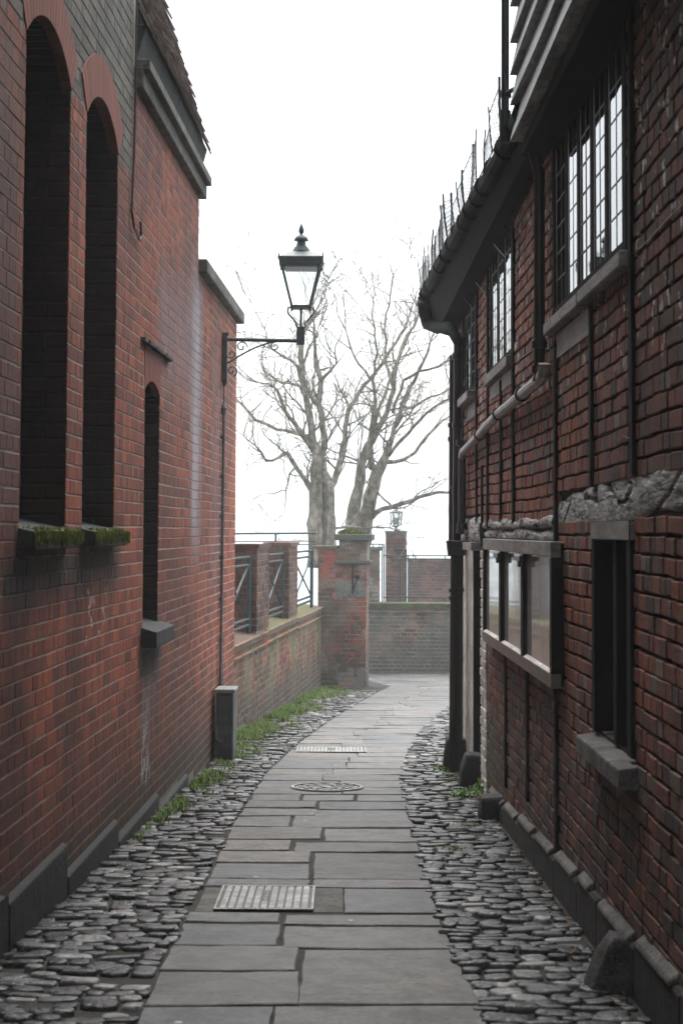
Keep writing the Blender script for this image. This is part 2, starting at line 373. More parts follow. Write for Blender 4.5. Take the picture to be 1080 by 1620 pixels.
M['grass'] = leaf_mat('grass_blades', [(0.05, 0.1, 0.016), (0.1, 0.2, 0.026), (0.17, 0.27, 0.045), (0.18, 0.17, 0.07)])
M['weed'] = leaf_mat('weed_leaves', [(0.06, 0.16, 0.02), (0.12, 0.27, 0.04), (0.16, 0.3, 0.06)])
M['moss'] = leaf_mat('moss_strands', [(0.03, 0.042, 0.008), (0.09, 0.12, 0.018), (0.2, 0.22, 0.04)], 0.8)
M['deadleaf'] = leaf_mat('dead_leaves', [(0.05, 0.03, 0.02), (0.12, 0.07, 0.035), (0.2, 0.14, 0.08)])
def mossy(name, col):
    g = NG(name); n = g.noise(4, 6); ng = g.n('ShaderNodeNewGeometry'); s = g.n('ShaderNodeSeparateXYZ'); g.l(ng.outputs['Normal'], s.inputs[0])
    m = g.math('MULTIPLY', g.smooth(g.math('ADD', s.outputs[2], g.math('MULTIPLY', g.math('SUBTRACT', n, 0.5), 3.2)), 0.5, 1.3), 0.85)
    c = g.mix(m, g.mix(n, tuple(k*0.6 for k in col), col), g.ramp(g.noise(25, 4), [(0.3, (0.05, 0.07, 0.015)), (0.7, (0.12, 0.16, 0.04))]))
    g.bump(g.noise(40, 4), 0.9, 0.015); return g.done(c, 0.9, 0.2)
M['mossystone'] = mossy('mossy_coping', (0.17, 0.12, 0.095))
M['copebare'] = simple('brown_sandstone_coping', (0.17, 0.115, 0.09), 0.9, 0.4, 5, 0.6, 0.01, 0.2)
M['mosstop'] = simple('green_moss_coping', (0.1, 0.13, 0.04), 0.95, 0.6, 9, 0.9, 0.02, 0.1, dark=(0.06, 0.055, 0.035))
M['mosscap'] = mossy('mossy_pier_cap', (0.13, 0.14, 0.12))
def low_brick(name, red, grime, k=0.6, low=True, patch=False):
    g = NG(name); r = g.island(); S = g.sep()
    c = g.ramp(r, [(0, tuple(x*0.5 for x in red)), (0.5, red), (0.85, tuple(x*1.25 for x in red)), (1, (0.16, 0.12, 0.1))])
    n = g.noise(1.1, 5, g.scale(g.pos, 1, 1, 0.7)); c = g.mix(g.math('MULTIPLY', g.smooth(n, 0.4, 0.54), k), c, grime); c = g.mix(0.8, c, g.ramp(g.noise(2.6, 6, None, 0.65), [(0.4, 0.45), (0.58, 1.25)]), 'MULTIPLY')
    if low:
        gr = g.math('ADD', S[2], g.math('MULTIPLY', S[1], 0.03846))
        c = g.mix(g.math('MULTIPLY', g.smooth(g.math('ADD', gr, n), 1.25, 0.5), 0.8), c, (0.055, 0.055, 0.045))
    if patch:
        c = g.mix(g.math('MULTIPLY', g.smooth(g.noise(2.3, 3), 0.57, 0.6), 0.8), c, (0.36, 0.085, 0.055))
        c = g.mix(g.math('MULTIPLY', g.smooth(g.noise(1.9, 4, g.scale(g.pos, 1.3, 1, 1)), 0.52, 0.6), 0.6), c, (0.3, 0.29, 0.28))
    m = g.noise(50, 3); g.bump(m, 0.4, 0.004); return g.done(c, 0.85, 0.3)
M['lowbrick'] = low_brick('algae_red_brick', (0.26, 0.09, 0.058), (0.16, 0.15, 0.09), 0.85)
M['pierbrick'] = low_brick('patched_pier_brick', (0.22, 0.10, 0.075), (0.15, 0.13, 0.1), 0.8, True, True)
M['farbrick'] = low_brick('grimy_grey_brown_brick', (0.19, 0.12, 0.085), (0.1, 0.105, 0.09), 0.9)
M['backbrick'] = low_brick('purple_brown_brick', (0.16, 0.08, 0.06), (0.1, 0.07, 0.062), 0.5, False)
M['lowmortar'] = simple('pale_mortar', (0.3, 0.28, 0.23), 0.95, 0.5, 3, 0.4)
def plain_tile():
    g = NG('clay_roof_tile'); r = g.island(); c = g.ramp(r, [(0, (0.16, 0.13, 0.12)), (0.6, (0.26, 0.21, 0.19)), (1, (0.34, 0.29, 0.26))])
    g.bump(g.noise(30, 4), 0.5, 0.005); return g.done(c, 0.75, 0.3)
M['tile'] = plain_tile()
def bark():
    g = NG('bark'); n = g.noise(1.0, 6, g.scale(g.pos, 14, 14, 3)); n2 = g.noise(2, 3)
    c = g.ramp(n, [(0.36, (0.14, 0.115, 0.08)), (0.6, (0.34, 0.30, 0.25))]); c = g.mix(g.math('MULTIPLY', g.smooth(n2, 0.48, 0.58), 0.5), c, (0.1, 0.115, 0.06)); c = g.mix(0.8, c, g.ramp(g.noise(7, 6, None, 0.65), [(0.4, 0.4), (0.58, 1.2)]), 'MULTIPLY')
    g.bump(n, 1.0, 0.03); return g.done(c, 0.9, 0.2)
M['bark'] = bark()  # bark made paler, part of the fog put into its colour
def glass(name, base, rough, ior=1.5, wav=0.0):
    g = NG(name); 
    if wav: g.bump(g.noise(1.0, 2, g.scale(g.pos, 5, 5, 3)), wav, 0.02)
    g.b.inputs['IOR'].default_value = ior; g.b.inputs['Specular IOR Level'].default_value = 0.9
    return g.done(base, rough, 0.9)
M['pane'] = glass('window_glass', (0.006, 0.008, 0.008), 0.02, 1.75, 0.02)
M['boardglass'] = glass('noticeboard_glass', (0.36, 0.35, 0.35), 0.06, 1.5, 0.02)
def clear_glass():
    g = NG('lantern_glass'); tr = g.n('ShaderNodeBsdfTransparent'); tl = g.n('ShaderNodeBsdfTranslucent'); mx = g.n('ShaderNodeMixShader')
    tr.inputs[0].default_value = (0.97, 0.98, 0.98, 1); tl.inputs[0].default_value = (0.8, 0.82, 0.82, 1)
    g.b.inputs['Roughness'].default_value = 0.05; g.b.inputs['Base Color'].default_value = (0.7, 0.7, 0.7, 1)
    mx.inputs[0].default_value = 0.14; g.l(tr.outputs[0], mx.inputs[1]); g.l(tl.outputs[0], mx.inputs[2]); g.l(mx.outputs[0], g.out.inputs[0]); return g.mat
M['clear'] = clear_glass()
M['steel'] = simple('worn_steel_cover', (0.36, 0.36, 0.345), 0.5, 0.5, 12, 0.3, 0.002, 0.5, 0.2)
M['cement'] = simple('grey_cement', (0.13, 0.128, 0.12), 0.85, 0.5, 9, 0.6, 0.006, 0.3)
M['castiron'] = simple('cast_iron_recess', (0.06, 0.06, 0.058), 0.6, 0.4, 20, 0.4, 0.003, 0.5)
M['water'] = NG('river_water').done((0.16, 0.19, 0.19), 0.5, 0.4)
M['greybox'] = simple('grey_green_cabinet_paint', (0.085, 0.1, 0.105), 0.5, 0.45, 4, 0.2, 0.003, 0.4, stretch=(1, 1, 0.4))
M['boxtop'] = simple('pale_cabinet_lid', (0.32, 0.34, 0.33), 0.5, 0.3, 8, 0.2)
M['galv'] = simple('galvanised_pipe', (0.34, 0.325, 0.3), 0.45, 0.5, 6, 0.3, 0.003, 0.5, 0.3)
M['shingle'] = simple('dark_old_roof_tile', (0.014, 0.015, 0.016), 0.8, 0.5, 9, 1.0, 0.02, 0.15)
M['weatherboard'] = simple('grey_green_weatherboard', (0.4, 0.44, 0.43), 0.6, 0.45, 5, 0.5, 0.006, 0.4, stretch=(1, 0.3, 5))
M['stub'] = simple('block_stone', (0.042, 0.039, 0.039), 0.75, 0.5, 7, 0.9, 0.02, 0.35)
M['plaster'] = simple('grey_render_patch', (0.26, 0.27, 0.24), 0.9, 0.3, 4, 0.4)
# ------------------------------------------------------------------ brick courses on any wall frame
def courses(mb, fr, u0, u1, z0, z1, ch, widths, mat, mortar=0.010, d=(-0.012, 0.0), holes=(), reject=None, jit=0.002, cham=0.005, wob=None, r=rnd, floor=None, ujit=0.0, top=None, pf=0.7, zj=None, rowj=0.0):
    zj = jit*0.5 if zj is None else zj
    n = int((z1-z0)/ch)+1
    for i in range(n):
        a = z0+i*ch+mortar/2; b = z0+(i+1)*ch-mortar/2
        if a > z1-0.02: break
        rj = r.uniform(-1, 1)*rowj; a += rj; b += rj
        b = min(b, z1-0.002)
        pat = widths(i) if callable(widths) else widths
        u = u0 - r.random()*0.05 if not callable(widths) else u0 - pat[1]
        seq = pat[0] if callable(widths) else pat
        while u < u1:
            wd = r.choice(seq); ua = u+mortar/2*pf; ub = u+wd-mortar/2*pf; u += wd
            if ujit: ub += 0
            ua = max(ua, u0); ub = min(ub, u1)
            if ub-ua < 0.015: continue
            if floor and b < floor((ua+ub)/2): continue
            if top and a > top((ua+ub)/2): continue
            segs = [(ua, ub)]
            for (h0, h1, g0, g1) in holes:
                if b <= g0 or a >= g1: continue
                ns = []
                for (p, q) in segs:
                    if q <= h0 or p >= h1: ns.append((p, q)); continue
                    if p < h0: ns.append((p, h0))
                    if q > h1: ns.append((h1, q))
                segs = ns
            for (p, q) in segs:
                if q-p < 0.012: continue
                if reject and reject((p+q)/2, (a+b)/2): continue
                mb.brick(fr, p, q, a+r.uniform(-1, 1)*zj, b+r.uniform(-1, 1)*zj, d[0], d[1]+r.uniform(-1, 1)*jit, cham, mat, wob, r.uniform(-1, 1)*jit)
def eng(i): return ([0.215+0.01], 0.05) if i % 2 else ([0.1125], 0.0)
def zl(y, Y): return CAMZ+(HOR-y)*Y/F
# =================================================================== GROUND
g_ = MB()
ys = [-32, 0, 5, 10, 15, 20, 25, 31.4]
for a, b in zip(ys[:-1], ys[1:]):
    g_.poly([(-8 if b <= 16 else WA+WB*a-0.1, a, gz(a)-0.001), (8, a, gz(a)-0.001), (8, b, gz(b)-0.001), (-8 if b <= 16 else WA+WB*b-0.1, b, gz(b)-0.001)], M['soil'])
g_.poly([(-0.7, 27.0, -1.3), (12, 27.0, -1.3), (12, 52, -1.45), (-2.2, 52, -1.45)], M['soil'])
g_.poly([(-500, -60, -5.2), (500, -60, -5.2), (500, 900, -5.2), (-500, 900, -5.2)], M['soil'])
tag(g_.build('ground'), kind='structure')
wt = MB(); wt.poly([(-500, -60, -4.2), (500, -60, -4.2), (500, 900, -4.2), (-500, 900, -4.2)], M['water'])
tag(wt.build('river_water'), kind='structure')
# embankment under the alley so the sheet does not float
eb = MB(); eb.fbox(LO, 16.9, 31, -5.0, -1.25, -0.28, -0.05, M['darkstone']); eb.box((5.2, 41.6, -3.3), (15, 20.0, 3.5), M['darkstone'])
tag(eb.build('embankment'), kind='structure')
# path edges, from points on the pavement edge
LE = [onground(*p) for p in ((190,1700),(220,1620),(250,1540),(290,1460),(325,1400),(372,1300),(420,1225),(470,1178),(520,1142),(560,1117),(600,1094),(618,1086),(560,1071.5),(470,1064))]
RE = [onground(*p) for p in ((800,1700),(770,1620),(738,1540),(700,1470),(675,1385),(652,1300),(638,1240),(645,1195),(665,1160),(690,1135),(720,1112),(800,1080),(900,1066))]
def interp(E, Y):
    if Y <= E[0].y:
        a, b = E[0], E[1]
    else:
        a, b = E[-2], E[-1]
        for i in range(len(E)-1):
            if E[i].y <= Y <= E[i+1].y: a, b = E[i], E[i+1]; break
    return a.x+(b.x-a.x)*(Y-a.y)/(b.y-a.y)
def XL(Y): return interp(LE, Y)
def XR(Y): return interp(RE, Y)
def Yg(y): return onground(540, y).y
mb = MB()
def slab(xa, xb, Ya, Yb, lift=0.0):
    "xa/xb: functions or numbers of X; a slab with its own small tilt"
    xs = [xa(Ya) if callable(xa) else xa, xb(Ya) if callable(xb) else xb, xb(Yb) if callable(xb) else xb, xa(Yb) if callable(xa) else xa]
    Ys = [Ya, Ya, Yb, Yb]; g = 0.0015; gy = g+min(0.014, max(0, (Ya-8)*0.001))
    t = [lift+rnd.uniform(0.002, 0.010) for _ in range(4)]
    off = [(g, gy), (-g, gy), (-g, -gy), (g, -gy)]
    C = [Vector((x+o[0]+rnd.uniform(-1,1)*0.006, y+o[1]+rnd.uniform(-1,1)*0.006, gz(y)+tt)) for x, y, o, tt in zip(xs, Ys, off, t)]
    ring = []
    for i in range(4):
        a, b = C[i], C[(i+1) % 4]; k = max(2, int((b-a).length/0.07)); nrm = Vector((-(b-a).y, (b-a).x, 0)).normalized(); ph = rnd.random()*9
        for j in range(k):
            f = j/k; w_ = (0.0028*math.sin(f*k*0.9+ph)+rnd.uniform(-0.0028, 0.0016)) if j else 0.0
            if j and rnd.random() < 0.03: w_ += 0.014
            ring.append(a.lerp(b, f)+nrm*w_)
    cen = sum(C, Vector())/4; n = len(ring); b0 = len(mb.v); km = mb.mi(M['slab'])
    for s_, dz in ((1.0, -0.035), (1.0, -0.004), (None, 0.0)):
        for p in ring:
            q = p.copy() if s_ else p+(cen-p).normalized()*0.006
            mb.v.append((q.x, q.y, q.z+dz))
    for r_ in range(2):
        for j in range(n): mb.f.append((b0+r_*n+j, b0+r_*n+(j+1) % n, b0+(r_+1)*n+(j+1) % n, b0+(r_+1)*n+j)); mb.m.append(km)
    mb.f.append(tuple(b0+2*n+j for j in range(n))); mb.m.append(km)
def PX(px, y): return onground(px, y).x
def S(l, r, y0, y1, lift=0.0):
    Ya, Yb = Yg(y0), Yg(y1); ym = (y0+y1)/2
    slab(XL if l == 'L' else PX(l, ym), XR if r == 'R' else PX(r, ym), Ya, Yb, lift)
for s_ in (('L',422,1760,1596),(424,'R',1760,1594),('L',473,1593,1541),('L',470,1538,1500),(476,'R',1591,1505),('L',443,1497,1464),(447,'R',1502,1468),
           ('L',443,1461,1446),(450,'R',1465,1449),(545,'R',1446,1408),('L',490,1403,1394),('L',489,1392,1368),(494,'R',1406,1394),(496,'R',1392,1351),
           ('L',491,1366,1349),('L',460,1347,1331),(466,'R',1349,1334),('L',508,1329,1311),(513,'R',1332,1312),('L',458,1309,1294),(464,'R',1310,1283),
           ('L',500,1292,1281),('L',500,1279.5,1269),(504,'R',1281.5,1270),('L',475,1267.5,1259),(479,560,1268,1259),(564,'R',1268,1259)):
    S(*s_)
Y = Yg(1258); Yend = 31.0
while Y < Yend:
    dY = rnd.choice([0.38, 0.45, 0.52, 0.6]); xl, xr = XL(Y+dY/2), XR(Y+dY/2); wv = xr-xl
    k = max(1, round(wv/0.62)); cuts = sorted(xl+wv*((i+1)/k+rnd.uniform(-0.13, 0.13)/1) for i in range(k-1))
    cuts = [c for c in cuts if xl+0.2 < c < xr-0.2]
    eds = [XL]+cuts+[XR]
    for a, b in zip(eds[:-1], eds[1:]):
        if rnd.random() < 0.25 and dY > 0.4:
            m = Y+dY*rnd.uniform(0.4, 0.6); slab(a, b, Y, m); slab(a, b, m, Y+dY)
        else: slab(a, b, Y, Y+dY)
    Y += dY
tag(mb.build('flagstone_path'), kind='structure')
# cement surround round the first cover
mb = MB()
def gbox(xa, xb, Ya, Yb, z0, z1, mat): mb.hexa([(xa,Ya,gz(Ya)+z0),(xb,Ya,gz(Ya)+z0),(xb,Yb,gz(Yb)+z0),(xa,Yb,gz(Yb)+z0),(xa,Ya,gz(Ya)+z1),(xb,Ya,gz(Ya)+z1),(xb,Yb,gz(Yb)+z1),(xa,Yb,gz(Yb)+z1)], mat)
gbox(XL(8)+0.02, PX(545, 1425)-0.01, Yg(1444), Yg(1406), -0.03, 0.0012, M['cement'])
tag(mb.build('path_patch'), kind='structure')
# cobbles
def cobble(mb, cx, cy, lx, ly, h, rot, tx, ty):
    b = len(mb.v); k = mb.mi(M['cobble']); n = 12; ex = rnd.uniform(0.4, 0.72); zc = gz(cy)+rnd.choice([0.002, 0, 0.003, 0.006, -0.002, -0.007])
    ph = [rnd.uniform(0.87, 1.06) for _ in range(n)]
    for (s_, z) in ((1.0, -0.03), (1.0, 0.35*h), (0.93, 0.85*h), (0.72, h)):
        for j in range(n):
            a = 2*math.pi*j/n; ca, sa = math.cos(a), math.sin(a)
            x = math.copysign(abs(ca)**ex, ca)*lx/2*s_*ph[j]; y = math.copysign(abs(sa)**ex, sa)*ly/2*s_*ph[j]
            X = x*math.cos(rot)-y*math.sin(rot); Yy = x*math.sin(rot)+y*math.cos(rot)
            mb.v.append((cx+X, cy+Yy, zc+z+(X*tx+Yy*ty if z > 0 else 0)-SL*Yy))
    mb.v.append((cx, cy, zc+h*1.04))
    for r_ in range(3):
        for j in range(n):
            j2 = (j+1) % n; mb.f.append((b+r_*n+j, b+r_*n+j2, b+(r_+1)*n+j2, b+(r_+1)*n+j)); mb.m.append(k)
    for j in range(n): mb.f.append((b+3*n+j, b+3*n+(j+1) % n, b+4*n)); mb.m.append(k)
def cobbles(name, xa, xb, Y0, Y1, drop=0.0):
    mb = MB(); Y = Y0; i = 0
    while Y < Y1:
        sc_ = 1.0
        dy = rnd.uniform(0.065, 0.105); x0, x1 = xa(Y), xb(Y); x = x0+rnd.uniform(-0.05, 0.0)
        while x < x1-0.03:
            lx = rnd.choice([rnd.uniform(0.07, 0.12), rnd.uniform(0.11, 0.2)])
            if x+lx > x1: lx = max(0.06, x1-x)
            wv = 0.03*math.sin(x*3.1+Y*0.7)+rnd.uniform(-0.012, 0.012)
            if rnd.random() > drop: cobble(mb, x+lx/2, Y+wv, lx-0.003, dy*rnd.uniform(0.95, 1.1)-0.003, rnd.uniform(0.006, 0.02), rnd.uniform(-0.12, 0.12), rnd.uniform(-0.06, 0.06), rnd.uniform(-0.12, 0.08))
            x += lx
        Y += dy
    return tag(mb.build(name, smooth=True), kind='structure')
cobbles('cobbled_verge', lambda Y: LA+LB*Y+0.05, lambda Y: XL(Y)-0.004, 5.2, 16.9, 0.05)
cobbles('cobbled_strip', lambda Y: WA+WB*Y+0.12, lambda Y: XL(Y)-0.004, 16.9, 25.6, 0.15)
cobbles('cobbled_gutter', lambda Y: XR(Y)+0.004, lambda Y: RA+RB*Y-0.05 if Y < 15 else 2.4, 5.2, 24.0, 0.04)
# =================================================================== COVERS
def cover(label, cx, cy, wx, wy, deep, name='drain_cover'):
    t = thing(name, label, 'manhole cover', (cx, cy, gz(cy)))
    z = gz(cy)
    def gp(x, y, h): return Vector((cx+x, cy+y, z-SL*y+h))
    def bx(m, x0, x1, y0, y1, h0, h1, mat): m.hexa([gp(x0,y0,h0),gp(x1,y0,h0),gp(x1,y1,h0),gp(x0,y1,h0),gp(x0,y0,h1),gp(x1,y0,h1),gp(x1,y1,h1),gp(x0,y1,h1)], mat)
    m = MB(); bx(m, -wx/2, wx/2, -wy/2, wy/2, -0.02, 0.010, M['castiron']); m.build('plate', None, t)
    m = MB(); e = 0.014
    for (a, b, c, d) in ((-wx/2, wx/2, -wy/2, -wy/2+e), (-wx/2, wx/2, wy/2-e, wy/2), (-wx/2, -wx/2+e, -wy/2+e, wy/2-e), (wx/2-e, wx/2, -wy/2+e, wy/2-e)):
        bx(m, a, b, c, d, -0.01, 0.016, M['steel'])
    m.build('rim', None, t, bevel=0.002)
    m = MB(); nx = 11 if deep else 18; ny = 14 if deep else 9
    px = (wx-2*e-0.02)/nx; py = (wy-2*e-0.02)/ny
    for i in range(nx):
        for j in range(ny):
            x0 = -wx/2+e+0.01+i*px; y0 = -wy/2+e+0.01+j*py
            if abs(i-(nx-1)/2) < 0.6 and 0.25 < (j+0.5)/ny < 0.8: continue
            bx(m, x0+0.005, x0+px-0.006, y0+0.0015, y0+py-0.0015, 0.009, 0.015, M['steel'])
    m.build('tread', None, t)
    m = MB(); bx(m, -px*0.35, px*0.35, -wy*0.24, wy*0.28, 0.009, 0.014, M['castiron'])
    for q in range(6): bx(m, -px*0.22, px*0.22, -wy*0.2+q*wy*0.075, -wy*0.2+q*wy*0.075+wy*0.035, 0.0135, 0.016, M['steel'])
    m.build('maker_plate', None, t)
    return t
c0 = onground(421, 1424); cover('near rectangular steel drain cover with ribbed treads set into the flagstones', c0.x, c0.y, 0.47, 0.62, True)
c1 = onground(524, 1188); cover('far rectangular steel drain cover lying beyond the round one', c1.x, c1.y, 0.66, 0.5, False)
c2 = onground(517, 1248)
t = thing('round_cover', 'round cast iron manhole cover in the middle of the path', 'manhole cover', (c2.x, c2.y, gz(c2.y)))
def ringmesh(m, r0, r1, h0, h1, mat, n=36, a0=0, a1=2*math.pi):
    for j in range(n):
        a, b = a0+(a1-a0)*j/n, a0+(a1-a0)*(j+1)/n
        P = lambda r, an, h: Vector((c2.x+r*math.cos(an), c2.y+r*math.sin(an), gz(c2.y)-SL*r*math.sin(an)+h))
        m.hexa([P(r0,a,h0),P(r1,a,h0),P(r1,b,h0),P(r0,b,h0),P(r0,a,h1),P(r1,a,h1),P(r1,b,h1),P(r0,b,h1)], mat)
m = MB(); ringmesh(m, 0.0005, 0.285, -0.01, 0.010, M['castiron']); m.build('plate', None, t)
m = MB(); ringmesh(m, 0.255, 0.275, 0.009, 0.018, M['steel']); m.build('rim', None, t)
m = MB()
for r0 in (0.06, 0.11, 0.16, 0.21):
    k = int(r0*70)
    for q in range(k): ringmesh(m, r0, r0+0.028, 0.009, 0.015, M['steel'], 2, 2*math.pi*q/k, 2*math.pi*(q+0.55)/k)
ringmesh(m, 0.0005, 0.04, 0.009, 0.016, M['steel'], 12); m.build('tread', None, t)
# =================================================================== LEFT BUILDING
LH = 8.5
lb = thing('brick_building', 'tall red brick building with two deep arched recesses along the left of the alley', 'building', (LA+LB*8-0.5, 8, gz(8)))
SPR = CAMZ+2.19; RISE = 0.19
ARC = [(7.10, 8.10), (8.52, 9.50)]
def arc_pts(u0, u1, spr, rise, n=14, extra=0.0):
    w2 = (u1-u0)/2; R = (w2*w2+rise*rise)/(2*rise); cz = spr+rise-R; a = math.asin(w2/R); R2 = R+extra
    return [((u0+u1)/2+R2*math.sin(t), cz+R2*math.cos(t)) for t in [(-a+2*a*i/n) for i in range(n+1)]], R, cz, a
NI = (10.62, 11.30); NSPR = CAMZ+0.92; NR = 0.075
holes_poly = []; rects = []
for (u0, u1) in ARC:
    pts, R, cz, a = arc_pts(u0, u1, SPR, RISE); holes_poly.append([(u0, CAMZ-0.01), (u1, CAMZ-0.01)]+list(reversed(pts))); rects.append((u0, u1, CAMZ-0.01, SPR+0.0))
pts, *_ = arc_pts(NI[0], NI[1], NSPR, NR); NB = CAMZ-0.62
holes_poly.append([(NI[0], NB), (NI[1], NB)]+list(reversed(pts))); rects.append((NI[0], NI[1], NB, NSPR))
LEND = 16.75; LSTEP = 13.45
EAVE = CAMZ+2.92
LOWTOP = CAMZ+2.13
out = [(-30, -1.2), (LEND, -1.2), (LEND, LOWTOP), (LSTEP, LOWTOP), (LSTEP, EAVE), (10.1, EAVE), (10.1, LH), (-30, LH)]  # unseen run behind the camera, extended and raised to shade the near alley
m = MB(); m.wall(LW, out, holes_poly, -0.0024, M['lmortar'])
# body behind the face
P = LW.p
m.poly([P(LEND, -1.2, -0.006), P(LEND, -1.2, -5), P(LEND, LOWTOP, -5), P(LEND, LOWTOP, -0.006)], M['lbrick'])
m.poly([P(LSTEP, LOWTOP, -0.006), P(LSTEP, LOWTOP, -5), P(LSTEP, EAVE, -5), P(LSTEP, EAVE, -0.006)], M['lbrick'])
m.poly([P(LSTEP, LOWTOP, -0.006), P(LEND, LOWTOP, -0.006), P(LEND, LOWTOP, -5), P(LSTEP, LOWTOP, -5)], M['lbrick'])
m.poly([P(10.1, EAVE, -0.006), P(10.1, EAVE, -5), P(10.1, LH, -5), P(10.1, LH, -0.006)], M['lbrick'])
def lrej(u, z):
    for (u0, u1) in ARC:
        _, R, cz, a = arc_pts(u0, u1, SPR, RISE); dx = u-(u0+u1)/2; dz = z-cz
        if z > SPR-0.01 and abs(math.atan2(dx, dz)) < a+0.03 and math.hypot(dx, dz) < R+0.2: return True
        if u0 < u < u1 and SPR-0.05 < z < SPR+RISE: return True
    if NI[0]-0.02 < u < NI[1]+0.02 and NSPR-0.02 < z < CAMZ+1.21: return True
    return False
def lwob(u, z): return 0.003*math.sin(u*0.9+z*0.6)+0.0012*math.sin(u*5.3+z*2)
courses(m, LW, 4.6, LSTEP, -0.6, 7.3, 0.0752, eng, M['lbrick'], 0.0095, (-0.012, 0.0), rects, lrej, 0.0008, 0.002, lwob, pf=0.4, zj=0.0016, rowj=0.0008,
        floor=lambda u: gz(u)+0.1, top=lambda u: LH if u < 10.05 else EAVE-0.05)
courses(m, LW, LSTEP, LEND, -0.75, LOWTOP-0.02, 0.0752, eng, M['lbrick'], 0.0095, (-0.012, 0.0), (), None, 0.0008, 0.002, lwob, pf=0.4, zj=0.0016, rowj=0.0008, floor=lambda u: gz(u)+0.02)
m.build('wall', None, lb)
# end return with bricks
RET = Frame(LW.p(LEND, 0, 0), (-1, LB, 0), (LB, 1, 0))
for (u0, u1) in ARC:
    pts, R, cz, a = arc_pts(u0, u1, SPR, RISE)
    m = MB(); n = 19
    for i in range(n):
        t0 = -a+2*a*(i+0.03)/n; t1 = -a+2*a*(i+0.97)/n; R2 = R+0.232; c = (u0+u1)/2
        q = [(c+rr*math.sin(t), cz+rr*math.cos(t)) for rr, t in ((R, t0), (R, t1), (R2, t1), (R2, t0))]
        m.hexa([P(x, z, -0.05) for x, z in q]+[P(x, z, 0.004) for x, z in q], M['rubbed']); m.hexa([P(x, z, -0.40) for x, z in q]+[P(x, z, -0.052) for x, z in q], M['void'])  # inner soffit near black, shade of the recess put into its colour
    m.build('brick_arch', None, lb, bevel=0.0015)
    # reveals, laid in brick
    m = MB(); dd = 0.42
    far = Frame(LW.p(u1, 0, 0), Vector((-1, LB, 0)), Vector((-LB, -1, 0)))
    m.fbox(LW, u1, u1+0.02, CAMZ-0.01, SPR+0.01, -dd, -0.008, M['revealmortar'])
    courses(m, far, 0.0, dd, CAMZ-0.0, SPR, 0.0752, lambda i: ([0.225], 0.0) if i % 2 else ([0.1125], 0.0), M['revealbrick'], 0.011, (-0.008, 0.006), (), None, 0.002, 0.004)
    m.fbox(LW, u0-0.02, u0, CAMZ-0.01, SPR+0.01, -dd, -0.008, M['revealbrick'])
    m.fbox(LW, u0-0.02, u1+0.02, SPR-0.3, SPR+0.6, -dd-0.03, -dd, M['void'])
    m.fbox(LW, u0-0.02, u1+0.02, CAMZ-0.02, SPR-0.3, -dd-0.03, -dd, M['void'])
    m.build('recess', None, lb)
    m = MB(); m.hexa([P(u0-0.02,CAMZ-0.085,-dd),P(u1+0.03,CAMZ-0.085,-dd),P(u1+0.03,CAMZ-0.085,0.075),P(u0-0.02,CAMZ-0.085,0.075),
                      P(u0-0.02,CAMZ+0.10,-dd),P(u1+0.03,CAMZ+0.10,-dd),P(u1+0.03,CAMZ-0.005,0.075),P(u0-0.02,CAMZ-0.005,0.075)], M['darkstone'])
    sl = m.build('sill', None, lb, bevel=0.008, seg=2)
    m = MB(); r2 = random.Random(int(u0*10))
    for q in range(850):
        u = u0-0.02+(u1-u0+0.05)*r2.random()
        dens = 0.25+0.75*abs(math.sin(u*14+1+2*math.sin(u*5)))
        if r2.random() > dens+0.2: continue
        z = CAMZ-0.003-r2.random()**2*0.035; L = r2.uniform(0.01, 0.05)*dens; w_ = r2.uniform(0.002, 0.0055); dpt = 0.076+r2.random()*0.012
        dx = r2.uniform(-0.006, 0.006)
        m.poly([P(u-w_, z, dpt-0.004), P(u+w_, z, dpt+0.004), P(u+w_*0.4+dx, z-L, dpt+0.004), P(u-w_*0.4+dx, z-L, dpt)], M['moss'])
    for q in range(260):
        u = u0+(u1-u0)*r2.random(); s_ = r2.random()**2; z0 = CAMZ-0.004+0.105*s_*0.15; dpt = 0.07-0.07*s_; w_ = r2.uniform(0.004, 0.009)
        m.poly([P(u-w_, z0, dpt), P(u+w_, z0, dpt+w_), P(u, z0+r2.uniform(0.006, 0.016), dpt+r2.uniform(-w_, w_))], M['moss'])
    m.build('moss', None, sl)
# niche
m = MB(); dd = 0.3
far = Frame(LW.p(NI[1], 0, 0), Vector((-1, LB, 0)), Vector((-LB, -1, 0)))
m.fbox(LW, NI[1], NI[1]+0.02, NB, NSPR+0.01, -dd, -0.008, M['revealmortar'])
courses(m, far, 0.0, dd, NB, NSPR, 0.0752, lambda i: ([0.225], 0.0) if i % 2 else ([0.1125], 0.0), M['revealbrick'], 0.011, (-0.008, 0.006), (), None, 0.002, 0.004)
m.fbox(LW, NI[0]-0.02, NI[0], NB, NSPR, -dd, -0.008, M['revealbrick']); m.fbox(LW, NI[0]-0.02, NI[1]+0.02, NB, NSPR+0.3, -dd-0.03, -dd, M['void'])
m.build('recess', None, lb)
pts, R, cz, a = arc_pts(NI[0], NI[1], NSPR, NR)
m = MB(); n = 11; zt = CAMZ+1.2
for i in range(n):
    t0 = -a+2*a*(i+0.03)/n; t1 = -a+2*a*(i+0.97)/n; c = sum(NI)/2
    q = [(c+R*math.sin(t0), cz+R*math.cos(t0)), (c+R*math.sin(t1), cz+R*math.cos(t1)), (c+(R*math.sin(t1))*1.12, zt), (c+(R*math.sin(t0))*1.12, zt)]
    m.hexa([P(x, z, -0.04) for x, z in q]+[P(x, z, 0.003) for x, z in q], M['rubbed']); m.hexa([P(x, z, -0.28) for x, z in q]+[P(x, z, -0.042) for x, z in q], M['void'])  # niche soffit blackened behind the face to stand in for shade
